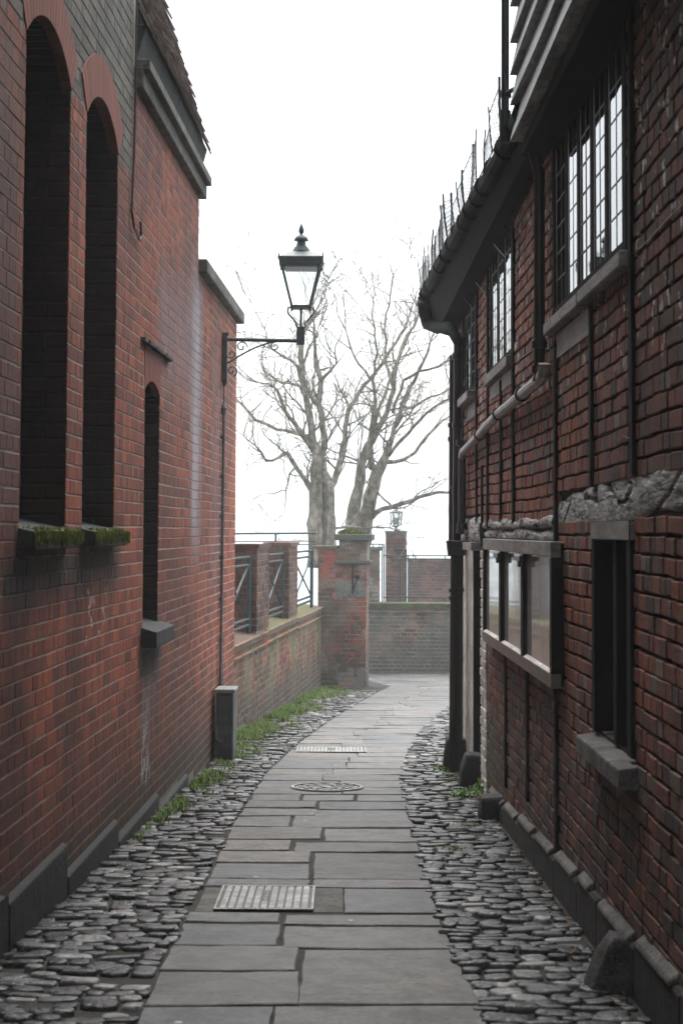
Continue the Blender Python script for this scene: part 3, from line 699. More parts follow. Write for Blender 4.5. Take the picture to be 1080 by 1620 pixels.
m.build('brick_arch', None, lb, bevel=0.0015)
m = MB()
for i in range(8):
    u = 10.42+i*0.16; m.fbox(LW, u, u+0.158, CAMZ+1.205+rnd.uniform(0, 0.006), CAMZ+1.235, -0.02, 0.035+rnd.uniform(-0.006, 0.006), M['darkstone'])
m.build('drip_course', None, lb, bevel=0.003)
m = MB(); m.hexa([P(NI[0]-0.05,NB-0.13,-0.1),P(NI[1]+0.12,NB-0.13,-0.1),P(NI[1]+0.12,NB-0.13,0.10),P(NI[0]-0.05,NB-0.13,0.10),
                  P(NI[0]-0.05,NB+0.08,-0.28),P(NI[1]+0.12,NB+0.08,-0.28),P(NI[1]+0.12,NB-0.03,0.10),P(NI[0]-0.05,NB-0.03,0.10)], M['darkstone'])
m.build('sill', None, lb, bevel=0.006, seg=2)
# plinth: stepped blocks
m = MB()
for (u0, u1, h) in ((-30, 6.9, 0.17), (6.9, 8.15, 0.225), (8.15, 9.65, 0.125), (9.65, 11.3, 0.075), (11.3, 12.9, 0.035)):
    zt = gz(max(u0, 5.0))+h
    m.hexa([P(u0,gz(u0)-0.3,-0.02),P(u1,gz(u1)-0.3,-0.02),P(u1-0.01,gz(u1)-0.3,0.032),P(u0,gz(u0)-0.3,0.036),P(u0,zt,-0.02),P(u1,zt+0.008,-0.02),P(u1-0.01,zt-0.02,0.026),P(u0,zt-0.03,0.03)], M['plinth'])
m.build('plinth', None, lb, bevel=0.012, seg=2)
# cornice, gutter and steep tiled roof over the lower eaves
m = MB(); u = 10.1
while u < LSTEP+0.1:
    u2 = min(u+0.62, LSTEP+0.12); m.fbox(LW, u, u2-0.004, EAVE-0.16, EAVE-0.05, -0.1, 0.05, M['stone']); m.fbox(LW, u, u2-0.004, EAVE-0.05, EAVE+0.02, -0.1, 0.09, M['stone']); u = u2
m.build('cornice', None, lb, bevel=0.006)
m = MB(); m.hexa([LW.p(10.12,EAVE+0.02,-0.3),LW.p(LSTEP+0.05,EAVE+0.02,-0.3),LW.p(LSTEP+0.05,EAVE+0.02,0.0),LW.p(10.12,EAVE+0.02,0.0),LW.p(10.12,EAVE+0.25,-0.3),LW.p(LSTEP+0.05,EAVE+0.25,-0.3),LW.p(LSTEP+0.05,EAVE+0.25,0.06),LW.p(10.12,EAVE+0.25,0.06)], M['darkstone'])
m.build('gutter', None, lb, bevel=0.01)
m = MB(); ct = math.radians(73)
for i in range(34):
    s0 = i*0.1
    for j in range(22):
        u0 = 10.12+j*0.168-(0.084 if i % 2 else 0); u1 = min(u0+0.162, LSTEP+0.16); u0 = max(u0, 10.11)
        if u1-u0 < 0.02: continue
        lf = 0.028+rnd.uniform(-0.008, 0.008)
        def rp(u, s_, o): return LW.p(u, EAVE+0.22+s_*math.sin(ct)+o*math.cos(ct), 0.05-s_*math.cos(ct)+o*math.sin(ct))
        m.hexa([rp(u0,s0,lf),rp(u1,s0,lf),rp(u1,s0+0.15,0.0),rp(u0,s0+0.15,0.0),rp(u0,s0,lf+0.014),rp(u1,s0,lf+0.014),rp(u1,s0+0.15,0.014),rp(u0,s0+0.15,0.014)], M['tile'])
m.poly([LW.p(10.11, EAVE+0.22, 0.05), LW.p(LSTEP+0.12, EAVE+0.22, 0.05), LW.p(LSTEP+0.12, EAVE+3.4, -0.93), LW.p(10.11, EAVE+3.4, -0.93)], M['darkstone'])
m.poly([LW.p(LSTEP+0.02, EAVE, 0.0), LW.p(LSTEP+0.02, EAVE, -4), LW.p(LSTEP+0.02, EAVE+3.4, -4), LW.p(LSTEP+0.02, EAVE+3.4, -0.93)], M['darkstone'])
m.build('roof', None, lb)
m = MB(); m.fbox(LW, LSTEP+0.03, LEND+0.1, LOWTOP, LOWTOP+0.12, -0.35, 0.07, M['stone']); m.build('coping', None, lb, bevel=0.02, seg=2)
# cable down the wall
m = MB(); q = [LW.p(10.06, 6.5, 0.015), LW.p(10.03, 4.2, 0.012), LW.p(10.0, CAMZ+2.3, 0.012), LW.p(9.93, CAMZ+1.95, 0.012), LW.p(10.0, CAMZ+1.86, 0.016), LW.p(10.2, CAMZ+1.82, 0.02), LW.p(10.3, CAMZ+1.86, 0.014), LW.p(10.28, CAMZ+1.95, 0.012)]
m.tube(q, 0.007, 6, M['black']); m.build('cable', None, lb)
# =================================================================== STREET LAMP
YB = 15.35; pw = at(351, 570, YB)
pz = lambda y: at(475, y, YB).z
lx = at(475.5, 540, YB).x; wx = LW.p(YB, 0, 0).x
lamp = thing('wall_lamp', 'old green lantern on an iron bracket fixed to the left brick wall', 'street lamp', (wx, YB, pz(570)))
m = MB(); m.fbox(LW, YB-0.03, YB+0.03, pz(603), pz(531), 0, 0.05, M['lampiron']); m.box((wx+0.03, YB, pz(529)), (0.06, 0.06, 0.03), M['lampiron'])
m.tube([LW.p(YB, pz(603), 0.03), LW.p(YB, pz(613), 0.015)], [0.028, 0.008], 8, M['lampiron']); m.build('wall_plate', None, lamp, bevel=0.004)
m = MB(); m.tube([(wx+0.04, YB, pz(537)), (lx, YB, pz(539))], 0.018, 10, M['lampiron']); m.box((lx, YB, pz(531)), (0.075, 0.075, pz(517)-pz(545)), M['lampiron']); m.build('arm', None, lamp)
def spiral(cx, cz, r0, turns, a0, sgn, n=26):
    return [(cx+sgn*(r0*(1-i/n*0.85))*math.cos(a0+turns*2*math.pi*i/n), YB, cz+(r0*(1-i/n*0.85))*math.sin(a0+turns*2*math.pi*i/n)) for i in range(n+1)]
m = MB(); k = YB/F
q = []
for i in range(21):
    t_ = i/20; q.append((wx+0.05+(lx-wx-0.22)*t_, YB, pz(575)+(pz(540)-pz(575))*math.sin(t_*math.pi/2)))
m.tube(q, 0.008, 6, M['lampiron']); m.build('brace', None, lamp)
for (cx, cz, r0, a0, sg, tn) in ((wx+0.085, pz(560), 0.05, 2.4, 1, 1.3), (wx+0.09, pz(587), 0.055, -1.2, 1, 1.3), (wx+0.18, pz(549), 0.055, 0.0, 1, 1.2), (lx-0.24, pz(548), 0.045, 1.5, 1, 1.3)):
    m = MB(); m.tube(spiral(cx, cz, r0, tn, a0, sg), 0.006, 6, M['lampiron']); m.build('scroll', None, lamp)
hub = at(476, 500, YB)
m = MB(); m.tube([(lx, YB, pz(520)), (lx+0.003, YB, pz(486))], 0.012, 8, M['lampiron']); m.build('post', None, lamp)
for sg in (-1, 1):
    m = MB(); q = [(0.035, 518), (0.045, 510), (0.075, 504), (0.11, 498), (0.125, 492), (0.12, 487), (0.1, 486), (0.085, 488), (0.083, 492)]
    m.tube([(lx+sg*a, YB, pz(b)) for a, b in q], 0.008, 6, M['lampiron']); m.build('cradle_scroll', None, lamp)
z0, z1 = pz(486), pz(418); r0, r1 = 0.083, 0.185
m = MB()
for sx, sy in ((-1,-1),(1,-1),(1,1),(-1,1)):
    m.tube([(lx+sx*r0, YB+sy*r0, z0), (lx+sx*r1, YB+sy*r1, z1)], 0.011, 6, M['lampiron'])
m.box((lx, YB, z0), (2*r0+0.03, 2*r0+0.03, 0.022), M['lampiron'])
for s_ in (-1, 1):
    m.box((lx+s_*r1, YB, z1), (0.03, 2*r1+0.03, 0.05), M['lampiron']); m.box((lx, YB+s_*r1, z1), (2*r1+0.026, 0.03, 0.05), M['lampiron'])
    m.box((lx+s_*(r1+0.008), YB, z1+0.035), (0.03, 2*r1+0.06, 0.02), M['lampiron']); m.box((lx, YB+s_*(r1+0.008), z1+0.035), (2*r1+0.056, 0.03, 0.019), M['lampiron'])
m.build('lantern_frame', None, lamp)
for sx, sy in ((-1,-1),(1,-1),(1,1),(-1,1)):
    m = MB(); m.tube([(lx+sx*(r1+0.01), YB+sy*(r1+0.01), z1+0.02), (lx+sx*(r1+0.025), YB+sy*(r1+0.025), z1+0.085)], [0.014, 0.003], 5, M['lampiron'])
    m.build('corner_horn', None, lamp)
for (ax, ay) in ((0,-1),(1,0),(0,1),(-1,0)):
    m = MB(); tx, ty = -ay, ax
    A = lambda r, s, z: Vector((lx+ax*r*0.97+tx*r*s*0.95, YB+ay*r*0.97+ty*r*s*0.95, z))
    m.hexa([A(r0,-1,z0+.012),A(r0,1,z0+.012),A(r1,1,z1-.02),A(r1,-1,z1-.02)]+[A(r0*0.97,-1,z0+.012),A(r0*0.97,1,z0+.012),A(r1*0.985,1,z1-.02),A(r1*0.985,-1,z1-.02)], M['clear'])
    m.build('glass_pane', None, lamp)
m = MB(); zz = z1+0.04
sq = math.sqrt(2)
m.lathe((lx, YB, zz), [(0.20*sq, 0), (0.19*sq, 0.012), (0.10*sq, 0.065), (0.08*sq, 0.075)], 4, M['lampiron']); m.build('lantern_roof', None, lamp)
m = MB(); m.lathe((lx, YB, zz), [(0.088, 0.07), (0.09, 0.085), (0.078, 0.09), (0.08, 0.103), (0.066, 0.108), (0.068, 0.118), (0.05, 0.13), (0.042, 0.16), (0.038, 0.18), (0.066, 0.184), (0.068, 0.192), (0.058, 0.215), (0.035, 0.235), (0.016, 0.245), (0.012, 0.252)], 24, M['lampiron']); m.build('chimney', None, lamp, smooth=True)
m = MB(); m.lathe((lx, YB, zz), [(0.012, 0.25), (0.024, 0.262), (0.027, 0.285), (0.018, 0.315), (0.007, 0.34), (0.001, 0.352)], 16, M['lampiron']); m.build('finial', None, lamp, smooth=True)
m = MB(); m.box((lx, YB, z1-0.035), (0.30, 0.30, 0.02), M['boxtop']); m.build('reflector', None, lamp)
# conduit from the cabinet to the lamp
m = MB(); m.tube([LW.p(YB, pz(612), 0.018), LW.p(YB-0.01, pz(642), 0.02)], 0.006, 6, M['lampiron'])
m.tube([LW.p(YB-0.01, pz(640), 0.02), LW.p(YB-0.01, pz(646), 0.02), LW.p(YB-0.01, pz(656), 0.02)], [0.012, 0.03, 0.022], 8, M['greyiron'])
m.tube([LW.p(YB-0.01, pz(650), 0.022), LW.p(YB-0.12, gz(YB)+0.66, 0.022)], 0.014, 8, M['greyiron'])
for y in (690, 752, 815, 880, 946, 1010, 1072): m.tube([LW.p(YB-0.07, pz(y), 0.022), LW.p(YB-0.07, pz(y+5), 0.022)], 0.022, 8, M['greyiron'])
m.tube([LW.p(YB-0.12, gz(YB)+0.66, 0.022), LW.p(YB-0.25, gz(YB)+0.3, 0.03), LW.p(YB-0.3, gz(YB), 0.03)], 0.02, 8, M['black'])
m.build('conduit', None, lamp)
# =================================================================== CABINET
CY = 14.75; bx0 = LW.p(CY, 0, 0.03).x
cb = thing('utility_cabinet', 'narrow grey metal cabinet with a pale lid at the foot of the left wall', 'cabinet', (bx0+0.08, CY+0.15, gz(CY)))
rotL = Matrix.Rotation(-math.atan(LB), 3, 'Z')
m = MB(); m.box((bx0+0.085, CY+0.16, gz(CY)+0.29), (0.155, 0.3, 0.62), M['greybox'], rotL); m.build('body', None, cb, bevel=0.006)
m = MB(); m.box((bx0+0.085, CY+0.16, gz(CY)+0.62), (0.185, 0.34, 0.035), M['boxtop'], rotL); m.build('lid', None, cb, bevel=0.006)
m = MB(); m.box((bx0+0.085, CY+0.005, gz(CY)+0.3), (0.13, 0.012, 0.54), M['greybox'], rotL); m.build('door', None, cb, bevel=0.004)
m = MB(); m.tube([(bx0-0.0, CY+0.0, gz(CY)+0.3), (bx0+0.02, CY-0.01, gz(CY)+0.2), (bx0+0.05, CY-0.02, gz(CY)+0.17), (bx0+0.07, CY-0.015, gz(CY)+0.2)], 0.012, 6, M['greyiron']); m.build('cable', None, cb)
# =================================================================== LOW WALL WITH PIERS AND RAILINGS
WT = CAMZ-1.17
lw = thing('low_brick_wall', 'low brick wall with mossy coping running from the building corner to the tall pier', 'wall', (LO.p(21, 0, 0).x-0.15, 21, gz(21)))
U0, U1 = 16.85, 26.6
m = MB(); m.fbox(LO, U0, U1, -1.6, WT-0.1, -0.34, -0.006, M['lowmortar'])
courses(m, LO, U0, U1, -1.15, WT-0.1, 0.0752, eng, M['lowbrick'], 0.011, (-0.012, 0.0), (), None, 0.003, 0.004, None, floor=lambda u: gz(u)-0.05)
m.build('wall', None, lw)
m = MB(); 
for ki, (a, b, dz) in enumerate(((U0, 19.85, 0.0), (19.85, 23.0, 0.01), (23.0, U1, -0.01))):
    m.fbox(LO, a, b-0.003, WT-0.19+dz, WT-0.16+dz, -0.3, 0.035, M['lowbrick'])
    m.hexa([LO.p(a,WT-0.1+dz,-0.34),LO.p(b-0.004,WT-0.1+dz,-0.34),LO.p(b-0.004,WT-0.1+dz,0.03),LO.p(a,WT-0.1+dz,0.03),LO.p(a,WT+0.02+dz,-0.34),LO.p(b-0.004,WT+0.02+dz,-0.34),LO.p(b-0.004,WT-0.03+dz,0.03),LO.p(a,WT-0.03+dz,0.03)], M['copebare'] if ki == 0 else M['mossystone'])
m.build('coping', None, lw, bevel=0.01, seg=2)
for (ua, ub) in ((19.2, 20.25), (22.3, 23.3)):
    m = MB(); dA, dB = -0.36, -0.02; zt = CAMZ-0.2
    m.fbox(LO, ua, ub, WT-0.05, zt, dA, dB-0.006, M['lowmortar'])
    fr1 = Frame(LO.p(0, 0, dB), LO.u, LO.n); courses(m, fr1, ua, ub, WT, zt-0.02, 0.0752, eng, M['backbrick'], 0.011, (-0.012, 0.0), (), None, 0.003, 0.004)
    fr2 = Frame(LO.p(ua, 0, dA), (1, -WB, 0), (-WB, -1, 0)); courses(m, fr2, 0, dB-dA, WT, zt-0.02, 0.0752, eng, M['backbrick'], 0.011, (-0.012, 0.006), (), None, 0.003, 0.004)
    m.fbox(LO, ua-0.02, ub+0.02, zt-0.0, zt+0.05, dA-0.02, dB+0.02, M['backbrick'])
    m.build('pier', None, lw)
def railing(name, label, fr, a, b, zb, zt, d, group, nb=2, mat=None, cross=True):
    mat = mat or M['iron']
    t = thing(name, label, 'railing', fr.p((a+b)/2, zb, d), group)
    m = MB()
    for z in (zt, zt-0.09, zb+0.12, zb+0.05): m.tube([fr.p(a, z, d), fr.p(b, z, d)], 0.017, 6, mat)
    m.build('rail', None, t)
    for u in ([a, b] if nb == 2 else [a+(b-a)*i/(nb-1) for i in range(nb)]):
        m = MB()
        for o in (-0.07, 0.0, 0.07): m.tube([fr.p(u+o, zb-0.06, d), fr.p(u+o, zt, d)], 0.019, 6, mat)
        m.build('post', None, t)
    if cross:
        m = MB(); 
        for (p, q) in ((a+0.06, b-0.06), (b-0.06, a+0.06)): m.tube([fr.p(p, zb+0.12, d), fr.p(q, zt-0.09, d)], 0.014, 6, mat)
        m.build('cross_brace', None, t)
    return t
GR = 'green iron railing panels between the low wall piers'
railing('railing', 'green iron railing panel on the low wall nearest the building corner', LO, 17.15, 19.1, WT+0.04, CAMZ-0.3, -0.1, GR)
railing('railing', 'green iron railing panel between the two brick piers of the low wall', LO, 20.35, 22.25, WT+0.04, CAMZ-0.3, -0.1, GR)
railing('railing', 'green iron railing panel next to the tall mossy pier', LO, 23.4, 25.9, WT+0.04, CAMZ-0.3, -0.1, GR)
# tall pier
PY = 26.5; pl = at(508, 1000, PY).x; pr = at(578.5, 1000, PY).x; gzp = gz(PY)
tp = thing('tall_brick_pier', 'patched red brick pier with a mossy stone cap at the bend of the path', 'pier', ((pl+pr)/2, PY, gzp))
PF = Frame((pl, PY, 0), (1, -WB, 0), (-WB, -1, 0)); PW = pr-pl; PD = 0.62
PS = Frame(PF.p(PW, 0, 0), (WB, 1, 0), (1, -WB, 0))
ztop = at(556, 855, PY).z; zband = at(556, 889, PY).z; xs_ = at(536, 870, PY).x-pl; zlow = at(516, 868, PY).z
m = MB(); PB = Frame((pl, PY, 0), (1, -WB, 0), (-WB, -1, 0))
m.fbox(PF, 0.0, PW, gzp-0.2, zband, -PD, -0.006, M['lowmortar']); m.fbox(PF, xs_, PW+0.01, zband, ztop, -PD, -0.006, M['lowmortar']); m.fbox(PF, -0.06, xs_, gzp-0.1, zlow, -PD, -0.02, M['lowmortar'])
courses(m, PF, 0.0, PW, gzp-0.05, zband, 0.0752, eng, M['pierbrick'], 0.012, (-0.012, 0.0), (), None, 0.003, 0.004)
courses(m, PF, xs_, PW+0.01, zband, ztop, 0.0752, eng, M['pierbrick'], 0.012, (-0.012, 0.0), (), None, 0.003, 0.004)
courses(m, PF, -0.06, xs_, WT-0.1, zlow, 0.0752, eng, M['pierbrick'], 0.012, (-0.03, -0.012), (), None, 0.003, 0.004)
courses(m, PS, 0.0, PD, gzp-0.05, ztop, 0.0752, eng, M['lowbrick'], 0.012, (-0.012, 0.004), (), None, 0.003, 0.004)
m.build('shaft', None, tp)
m = MB(); m.fbox(PF, xs_-0.06, PW+0.07, zband-0.03, zband+0.02, -PD, 0.05, M['mosscap']); m.build('string_course', None, tp, bevel=0.008)
m = MB(); m.fbox(PF, xs_-0.07, PW+0.09, ztop, ztop+0.1, -PD-0.05, 0.07, M['mosscap']); m.fbox(PF, -0.15, xs_-0.02, zlow, zlow+0.05, -PD, 0.03, M['mossystone']); m.build('cap', None, tp, bevel=0.015, seg=2)
m = MB(); r2 = random.Random(3)
for q in range(900):
    u = r2.gauss(0.4, 0.14)*PW/0.7; v = -r2.random()*PD*0.8; h = 0.07*math.exp(-((u-0.42)/0.16)**2)
    if not (xs_-0.02 < u < PW): continue
    b = PF.p(u, ztop+0.1+h*r2.random(), v); w_ = 0.02
    m.poly([b+Vector((-w_, 0, -0.01)), b+Vector((w_, 0.0, -0.01)), b+Vector((r2.uniform(-.02, .02), r2.uniform(-.02, .02), r2.uniform(0.01, 0.04)))], M['moss'])
m.build('moss', None, tp)
m = MB(); m.fbox(PF, 0.33*PW, PW-0.005, at(556, 945, PY).z, at(556, 920, PY).z, -0.01, 0.012, M['plaster']); m.build('render_patch', None, tp, bevel=0.004)
bk = thing('iron_bracket', 'small black iron lamp bracket on the face of the tall pier', 'bracket', at(558, 915, PY)+Vector((0, -0.02, 0)))
m = MB(); z_a, z_b, z_c = at(558, 893, PY).z, at(558, 939, PY).z, at(558, 915, PY).z; ub = at(558, 915, PY).x-pl
m.fbox(PF, ub-0.015, ub+0.015, z_b, z_a, 0.015, 0.04, M['black']); m.build('back_plate', None, bk)
m = MB(); m.tube([PF.p(ub, z_c+0.03, 0.035), PF.p(ub+0.1, z_c+0.03, 0.32)], 0.014, 6, M['black']); m.tube([PF.p(ub, z_b+0.04, 0.035), PF.p(ub+0.1, z_c+0.02, 0.3)], 0.011, 6, M['black'])
m.box(PF.p(ub+0.1, z_c+0.03, 0.32), (0.06, 0.06, 0.07), M['black']); m.build('arm', None, bk)
# far wall at the end of the alley
FY = 31.4; fx0 = at(583, 1000, FY).x; fx1 = 3.2
FW = Frame((fx0, FY, 0), (1, 0, 0), (0, -1, 0)); fzt = at(650, 956, FY).z
fw = thing('end_wall', 'grimy grey brick wall with mossy top closing the far end of the path', 'wall', ((fx0+fx1)/2, FY, gz(FY)))
m = MB(); m.fbox(FW, -0.4, fx1-fx0, gz(FY)-0.2, fzt-0.08, -0.3, -0.006, M['lowmortar'])
courses(m, FW, -0.4, fx1-fx0, gz(FY)-0.05, fzt-0.08, 0.0752, eng, M['farbrick'], 0.012, (-0.012, 0.0), (), None, 0.003, 0.004); m.build('wall', None, fw)
m = MB(); m.fbox(FW, -0.4, fx1-fx0, fzt-0.17, fzt-0.13, -0.2, 0.03, M['farbrick']); m.fbox(FW, -0.4, fx1-fx0, fzt-0.08, fzt+0.03, -0.34, 0.05, M['mosstop']); m.build('coping', None, fw, bevel=0.015)
# second pier behind the tall one
sx0, sx1 = at(572, 900, 31.6).x, at(601, 900, 31.6).x
sp = thing('brown_brick_pier', 'plain brown brick pier half hidden behind the tall mossy pier', 'pier', ((sx0+sx1)/2, 31.7, -1.3))
m = MB(); m.box(((sx0+sx1)/2, 31.75, (at(590, 870, 31.5).z-1.3)/2), (sx1-sx0-0.01, 0.3, at(590, 870, 31.5).z+1.3), M['lowmortar'])
SF = Frame((sx0, 31.59, 0), (1, 0, 0), (0, -1, 0)); courses(m, SF, 0, sx1-sx0, -0.9, at(590, 870, 31.5).z, 0.0752, eng, M['pierbrick'], 0.012, (-0.012, 0.0), (), None, 0.003, 0.004); m.build('shaft', None, sp)
m = MB(); m.box(((sx0+sx1)/2, 31.75, at(590, 869, 31.5).z), (sx1-sx0+0.06, 0.36, 0.06), M['mosscap']); m.build('cap', None, sp, bevel=0.01)
# railing on the end wall
FR2 = Frame((0, 32.1, 0), (1, 0, 0), (0, -1, 0))
def fz(y): return at(640, y, 32.1).z
def fx(x): return at(x, 900, 32.1).x
t = thing('end_railing', 'thin green railing standing on the wall at the end of the alley', 'railing', (fx(650), 32.1, fz(955)))
m = MB()
for (xa, xb, y) in ((583, 606, 861), (583, 606, 866), (642, 730, 879), (642, 730, 884), (606, 730, 945), (606, 642, 879)): m.tube([FR2.p(fx(xa), fz(y)), FR2.p(fx(xb), fz(y))], 0.012, 6, M['iron'])
m.build('rail', None, t)
for (x, y) in ((604.5, 861), (607.5, 861), (642.5, 870), (645.5, 879), (632.5, 884), (703, 945)):
    m = MB(); m.tube([FR2.p(fx(x), fz(958)), FR2.p(fx(x), fz(y))], 0.013, 6, M['iron']); m.build('post', None, t)
for x in (590, 600, 657, 704):
    m = MB(); y = 863.5 if x < 610 else 881.5; m.box(FR2.p(fx(x), fz(y)), (0.02, 0.02, 0.07), M['iron']); m.build('spacer', None, t)
# lantern pier
QY = 37.0; qx0, qx1 = at(610, 900, QY).x, at(643, 900, QY).x; qz = at(626, 842, QY).z
qp = thing('lantern_pier', 'tall square brick pier beyond the end wall carrying a small lantern', 'pier', ((qx0+qx1)/2, QY+0.24, -1.35))
m = MB(); m.box(((qx0+qx1)/2, QY+0.25, (qz-1.35)/2), (qx1-qx0-0.01, 0.46, qz+1.35), M['lowmortar'])
QF = Frame((qx0, QY, 0), (1, 0, 0), (0, -1, 0)); courses(m, QF, 0, qx1-qx0, -1.3, qz, 0.0752, eng, M['backbrick'], 0.012, (-0.012, 0.0), (), None, 0.003, 0.004)
m.fbox(QF, -0.01, qx1-qx0+0.01, qz-0.03, qz+0.03, -0.48, 0.01, M['stone']); m.build('shaft', None, qp)
ql = thing('pier_lantern', 'small glazed iron lantern standing on top of the far brick pier', 'lantern', ((qx0+qx1)/2, QY+0.24, qz+0.03))
cx, cy, cz_ = (qx0+qx1)/2, QY+0.24, qz+0.03
m = MB(); m.lathe((cx, cy, cz_), [(0.06, 0), (0.03, 0.03), (0.02, 0.06), (0.05, 0.09), (0.11, 0.12)], 8, M['iron'])
for s_ in (-1, 1): m.tube([(cx+s_*0.02, cy, cz_+0.05), (cx+s_*0.09, cy, cz_+0.03), (cx+s_*0.12, cy, cz_+0.06)], 0.008, 5, M['iron'])
m.build('base', None, ql)
m = MB()
for i in range(6):
    a = math.pi/3*i; m.tube([(cx+0.105*math.cos(a), cy+0.105*math.sin(a), cz_+0.12), (cx+0.125*math.cos(a), cy+0.125*math.sin(a), cz_+0.4)], 0.013, 5, M['iron'])
m.build('lantern_frame', None, ql)
m = MB(); m.lathe((cx, cy, cz_), [(0.165, 0.4), (0.165, 0.42), (0.08, 0.46), (0.02, 0.5)], 6, M['iron']); m.build('lantern_roof', None, ql)
m = MB(); m.lathe((cx, cy, cz_), [(0.1, 0.125), (0.12, 0.395)], 6, M['clear']); m.build('glass', None, ql)
m = MB(); m.lathe((cx, cy, cz_), [(0.04, 0.14), (0.04, 0.3)], 10, M['boxtop']); m.build('bulb', None, ql)
# brick wall behind
BY = 41.0; bx0_ = at(646, 900, BY).x; bzt = at(680, 889, BY).z
bw = thing('back_wall', 'dark purple brown brick wall seen above the end wall beside the drainpipes', 'wall', (bx0_+2.5, BY, -1.4))
m = MB(); m.box((bx0_+2.5, BY+0.17, (bzt-1.4)/2), (5.0, 0.3, bzt+1.4), M['lowmortar'])
BF = Frame((bx0_, BY, 0), (1, 0, 0), (0, -1, 0)); courses(m, BF, 0, 5, -1.4, bzt, 0.0752, eng, M['backbrick'], 0.012, (-0.012, 0.0), (), None, 0.003, 0.004)
m.build('wall', None, bw)
m = MB(); m.fbox(BF, -0.02, 5, bzt, bzt+0.06, -0.35, 0.03, M['backbrick']); m.build('coping', None, bw)
# riverside rails left
RYY = 30.0
t = thing('riverside_railing', 'long thin railing in the fog beyond the low wall piers', 'railing', at(430, 900, RYY))
m = MB(); 
for (y, r) in ((843.5, 0.018), (856, 0.01), (861.5, 0.01)): m.tube([at(300, y+1.2, RYY), at(500, y, RYY)], r, 6, M['iron'])
m.build('rail', None, t)
for x in (436, 330):
    m = MB(); m.tube([at(x, 843, RYY), at(x, 1010, RYY)], 0.02, 6, M['iron']); m.build('post', None, t)
# =================================================================== TREES
def tree(label, Y, limbs, seed, base):
    r = random.Random(seed)
    t = thing('bare_tree', label, 'tree', base, 'bare trees in the fog')
    tk = MB(); tw = MB(); kpx = Y/F
    def twig(p, d, L, rad, lvl):
        n = max(3, int(L/0.11)); q = [p.copy()]; rs = [rad]; dd = d.normalized()
        for i in range(n):
            dd = (dd + Vector((r.uniform(-1,1), r.uniform(-1,1), r.uniform(-1,1)))*0.32 + Vector((0,0,0.04))).normalized()
            p = p + dd*(L/n); q.append(p.copy()); rs.append(max(0.0068, rad*(1-0.75*(i+1)/n)))
            if lvl < 3 and i > 0 and r.random() < (0.62 if lvl < 2 else 0.5):
                sd = (dd + Vector((r.uniform(-1,1), r.uniform(-1,1), r.uniform(-0.7,1)))*1.0).normalized()
                twig(p, sd, L*r.uniform(0.35, 0.62), rs[-1]*0.62, lvl+1)
        tw.tube(q, rs, 5 if rad > 0.02 else 4 if rad > 0.008 else 3, M['bark'], False)
    for (dy0, dy1, pts) in limbs:
        q = []; rs = []
        n = len(pts)
        for i, (cx, cy, rr) in enumerate(pts):
            v = at(330+cx/2.7, 320+cy/2.7, Y+dy0+(dy1-dy0)*i/(n-1)); q.append(v); rs.append(rr/2.7*kpx*1.15)
        # densify with wobble
        Q = []; R = []
        for i in range(n-1):
            k = max(2, int((q[i+1]-q[i]).length/0.18))
            for j in range(k):
                f = j/k; w_ = 0.025 if 0 < j else 0
                Q.append(q[i].lerp(q[i+1], f)+Vector((r.uniform(-1,1), r.uniform(-1,1), r.uniform(-1,1)))*w_); R.append((rs[i]+(rs[i+1]-rs[i])*f)*r.uniform(0.93, 1.1))
        Q.append(q[-1]); R.append(rs[-1])
        tk.tube(Q, R, 9, M['bark'])
        for i in range(2, len(Q)):
            if R[i] < 0.15 and r.random() < (0.74 if R[i] < 0.09 else 0.32):
                d = (Q[i]-Q[i-1]).normalized()
                sd = (d*0.6+Vector((r.uniform(-1,1), r.uniform(-1,1)*0.8, r.uniform(-0.5,1)))).normalized()
                twig(Q[i], sd, r.uniform(0.5, 1.5)*(0.6+R[i]*5), max(0.014, min(R[i]*0.55, 0.034)*r.uniform(0.7, 1)), 1)
        twig(Q[-1], (Q[-1]-Q[-2]), 1.3, R[-1]*0.9, 0)
    tk.build('trunk', None, t, smooth=True); tw.build('crown', None, t, smooth=True)
TL = [(0, 0, [(458,1560,34),(456,1450,30),(455,1330,27),(460,1200,22),(458,1050,17),(440,990,14),(428,900,13),(412,800,12),(398,740,11),(395,620,10),(405,560,6)]),
      (0.1, 0.3, [(512,1560,34),(511,1450,30),(508,1330,27),(508,1230,25),(488,1150,17),(480,1080,14),(495,1000,12),(485,930,11),(468,860,12),(480,760,11),(460,680,9),(455,620,7),(450,555,5)]),
      (0, -0.9, [(448,1060,12),(405,1000,10),(365,940,8),(322,880,7),(292,800,6),(262,775,4),(200,765,2.5)]),
      (0, 0.8, [(440,1000,8),(370,985,7),(290,970,6),(200,930,6),(150,870,5),(112,835,4),(70,800,3)]),
      (0, -0.5, [(445,1230,15),(415,1192,9),(372,1130,8),(335,1070,8),(295,1092,5),(245,1105,5),(200,1040,3),(150,1000,2)]),
      (0, 0.9, [(372,1130,4),(345,1160,3.5),(330,1230,2.5),(325,1300,1.5)]),
      (0, 0.6, [(462,860,9),(430,820,7),(380,780,6),(310,770,5),(250,730,3)]),
      (0, -0.8, [(480,760,7),(520,720,5),(545,690,4),(540,650,3)]),
      (0, 0.4, [(405,800,6),(380,700,6),(320,660,5),(260,620,4),(240,540,2)]),
      (0.1, 1.2, [(512,1225,15),(535,1195,13),(565,1100,12),(578,1050,10),(583,960,9),(598,880,9),(640,815,8),(690,755,8),(750,680,7),(800,600,5),(850,500,3.4),(872,430,2.6)]),
      (0.1, 0.1, [(690,755,5),(640,690,4.5),(610,630,4),(590,560,3)])]
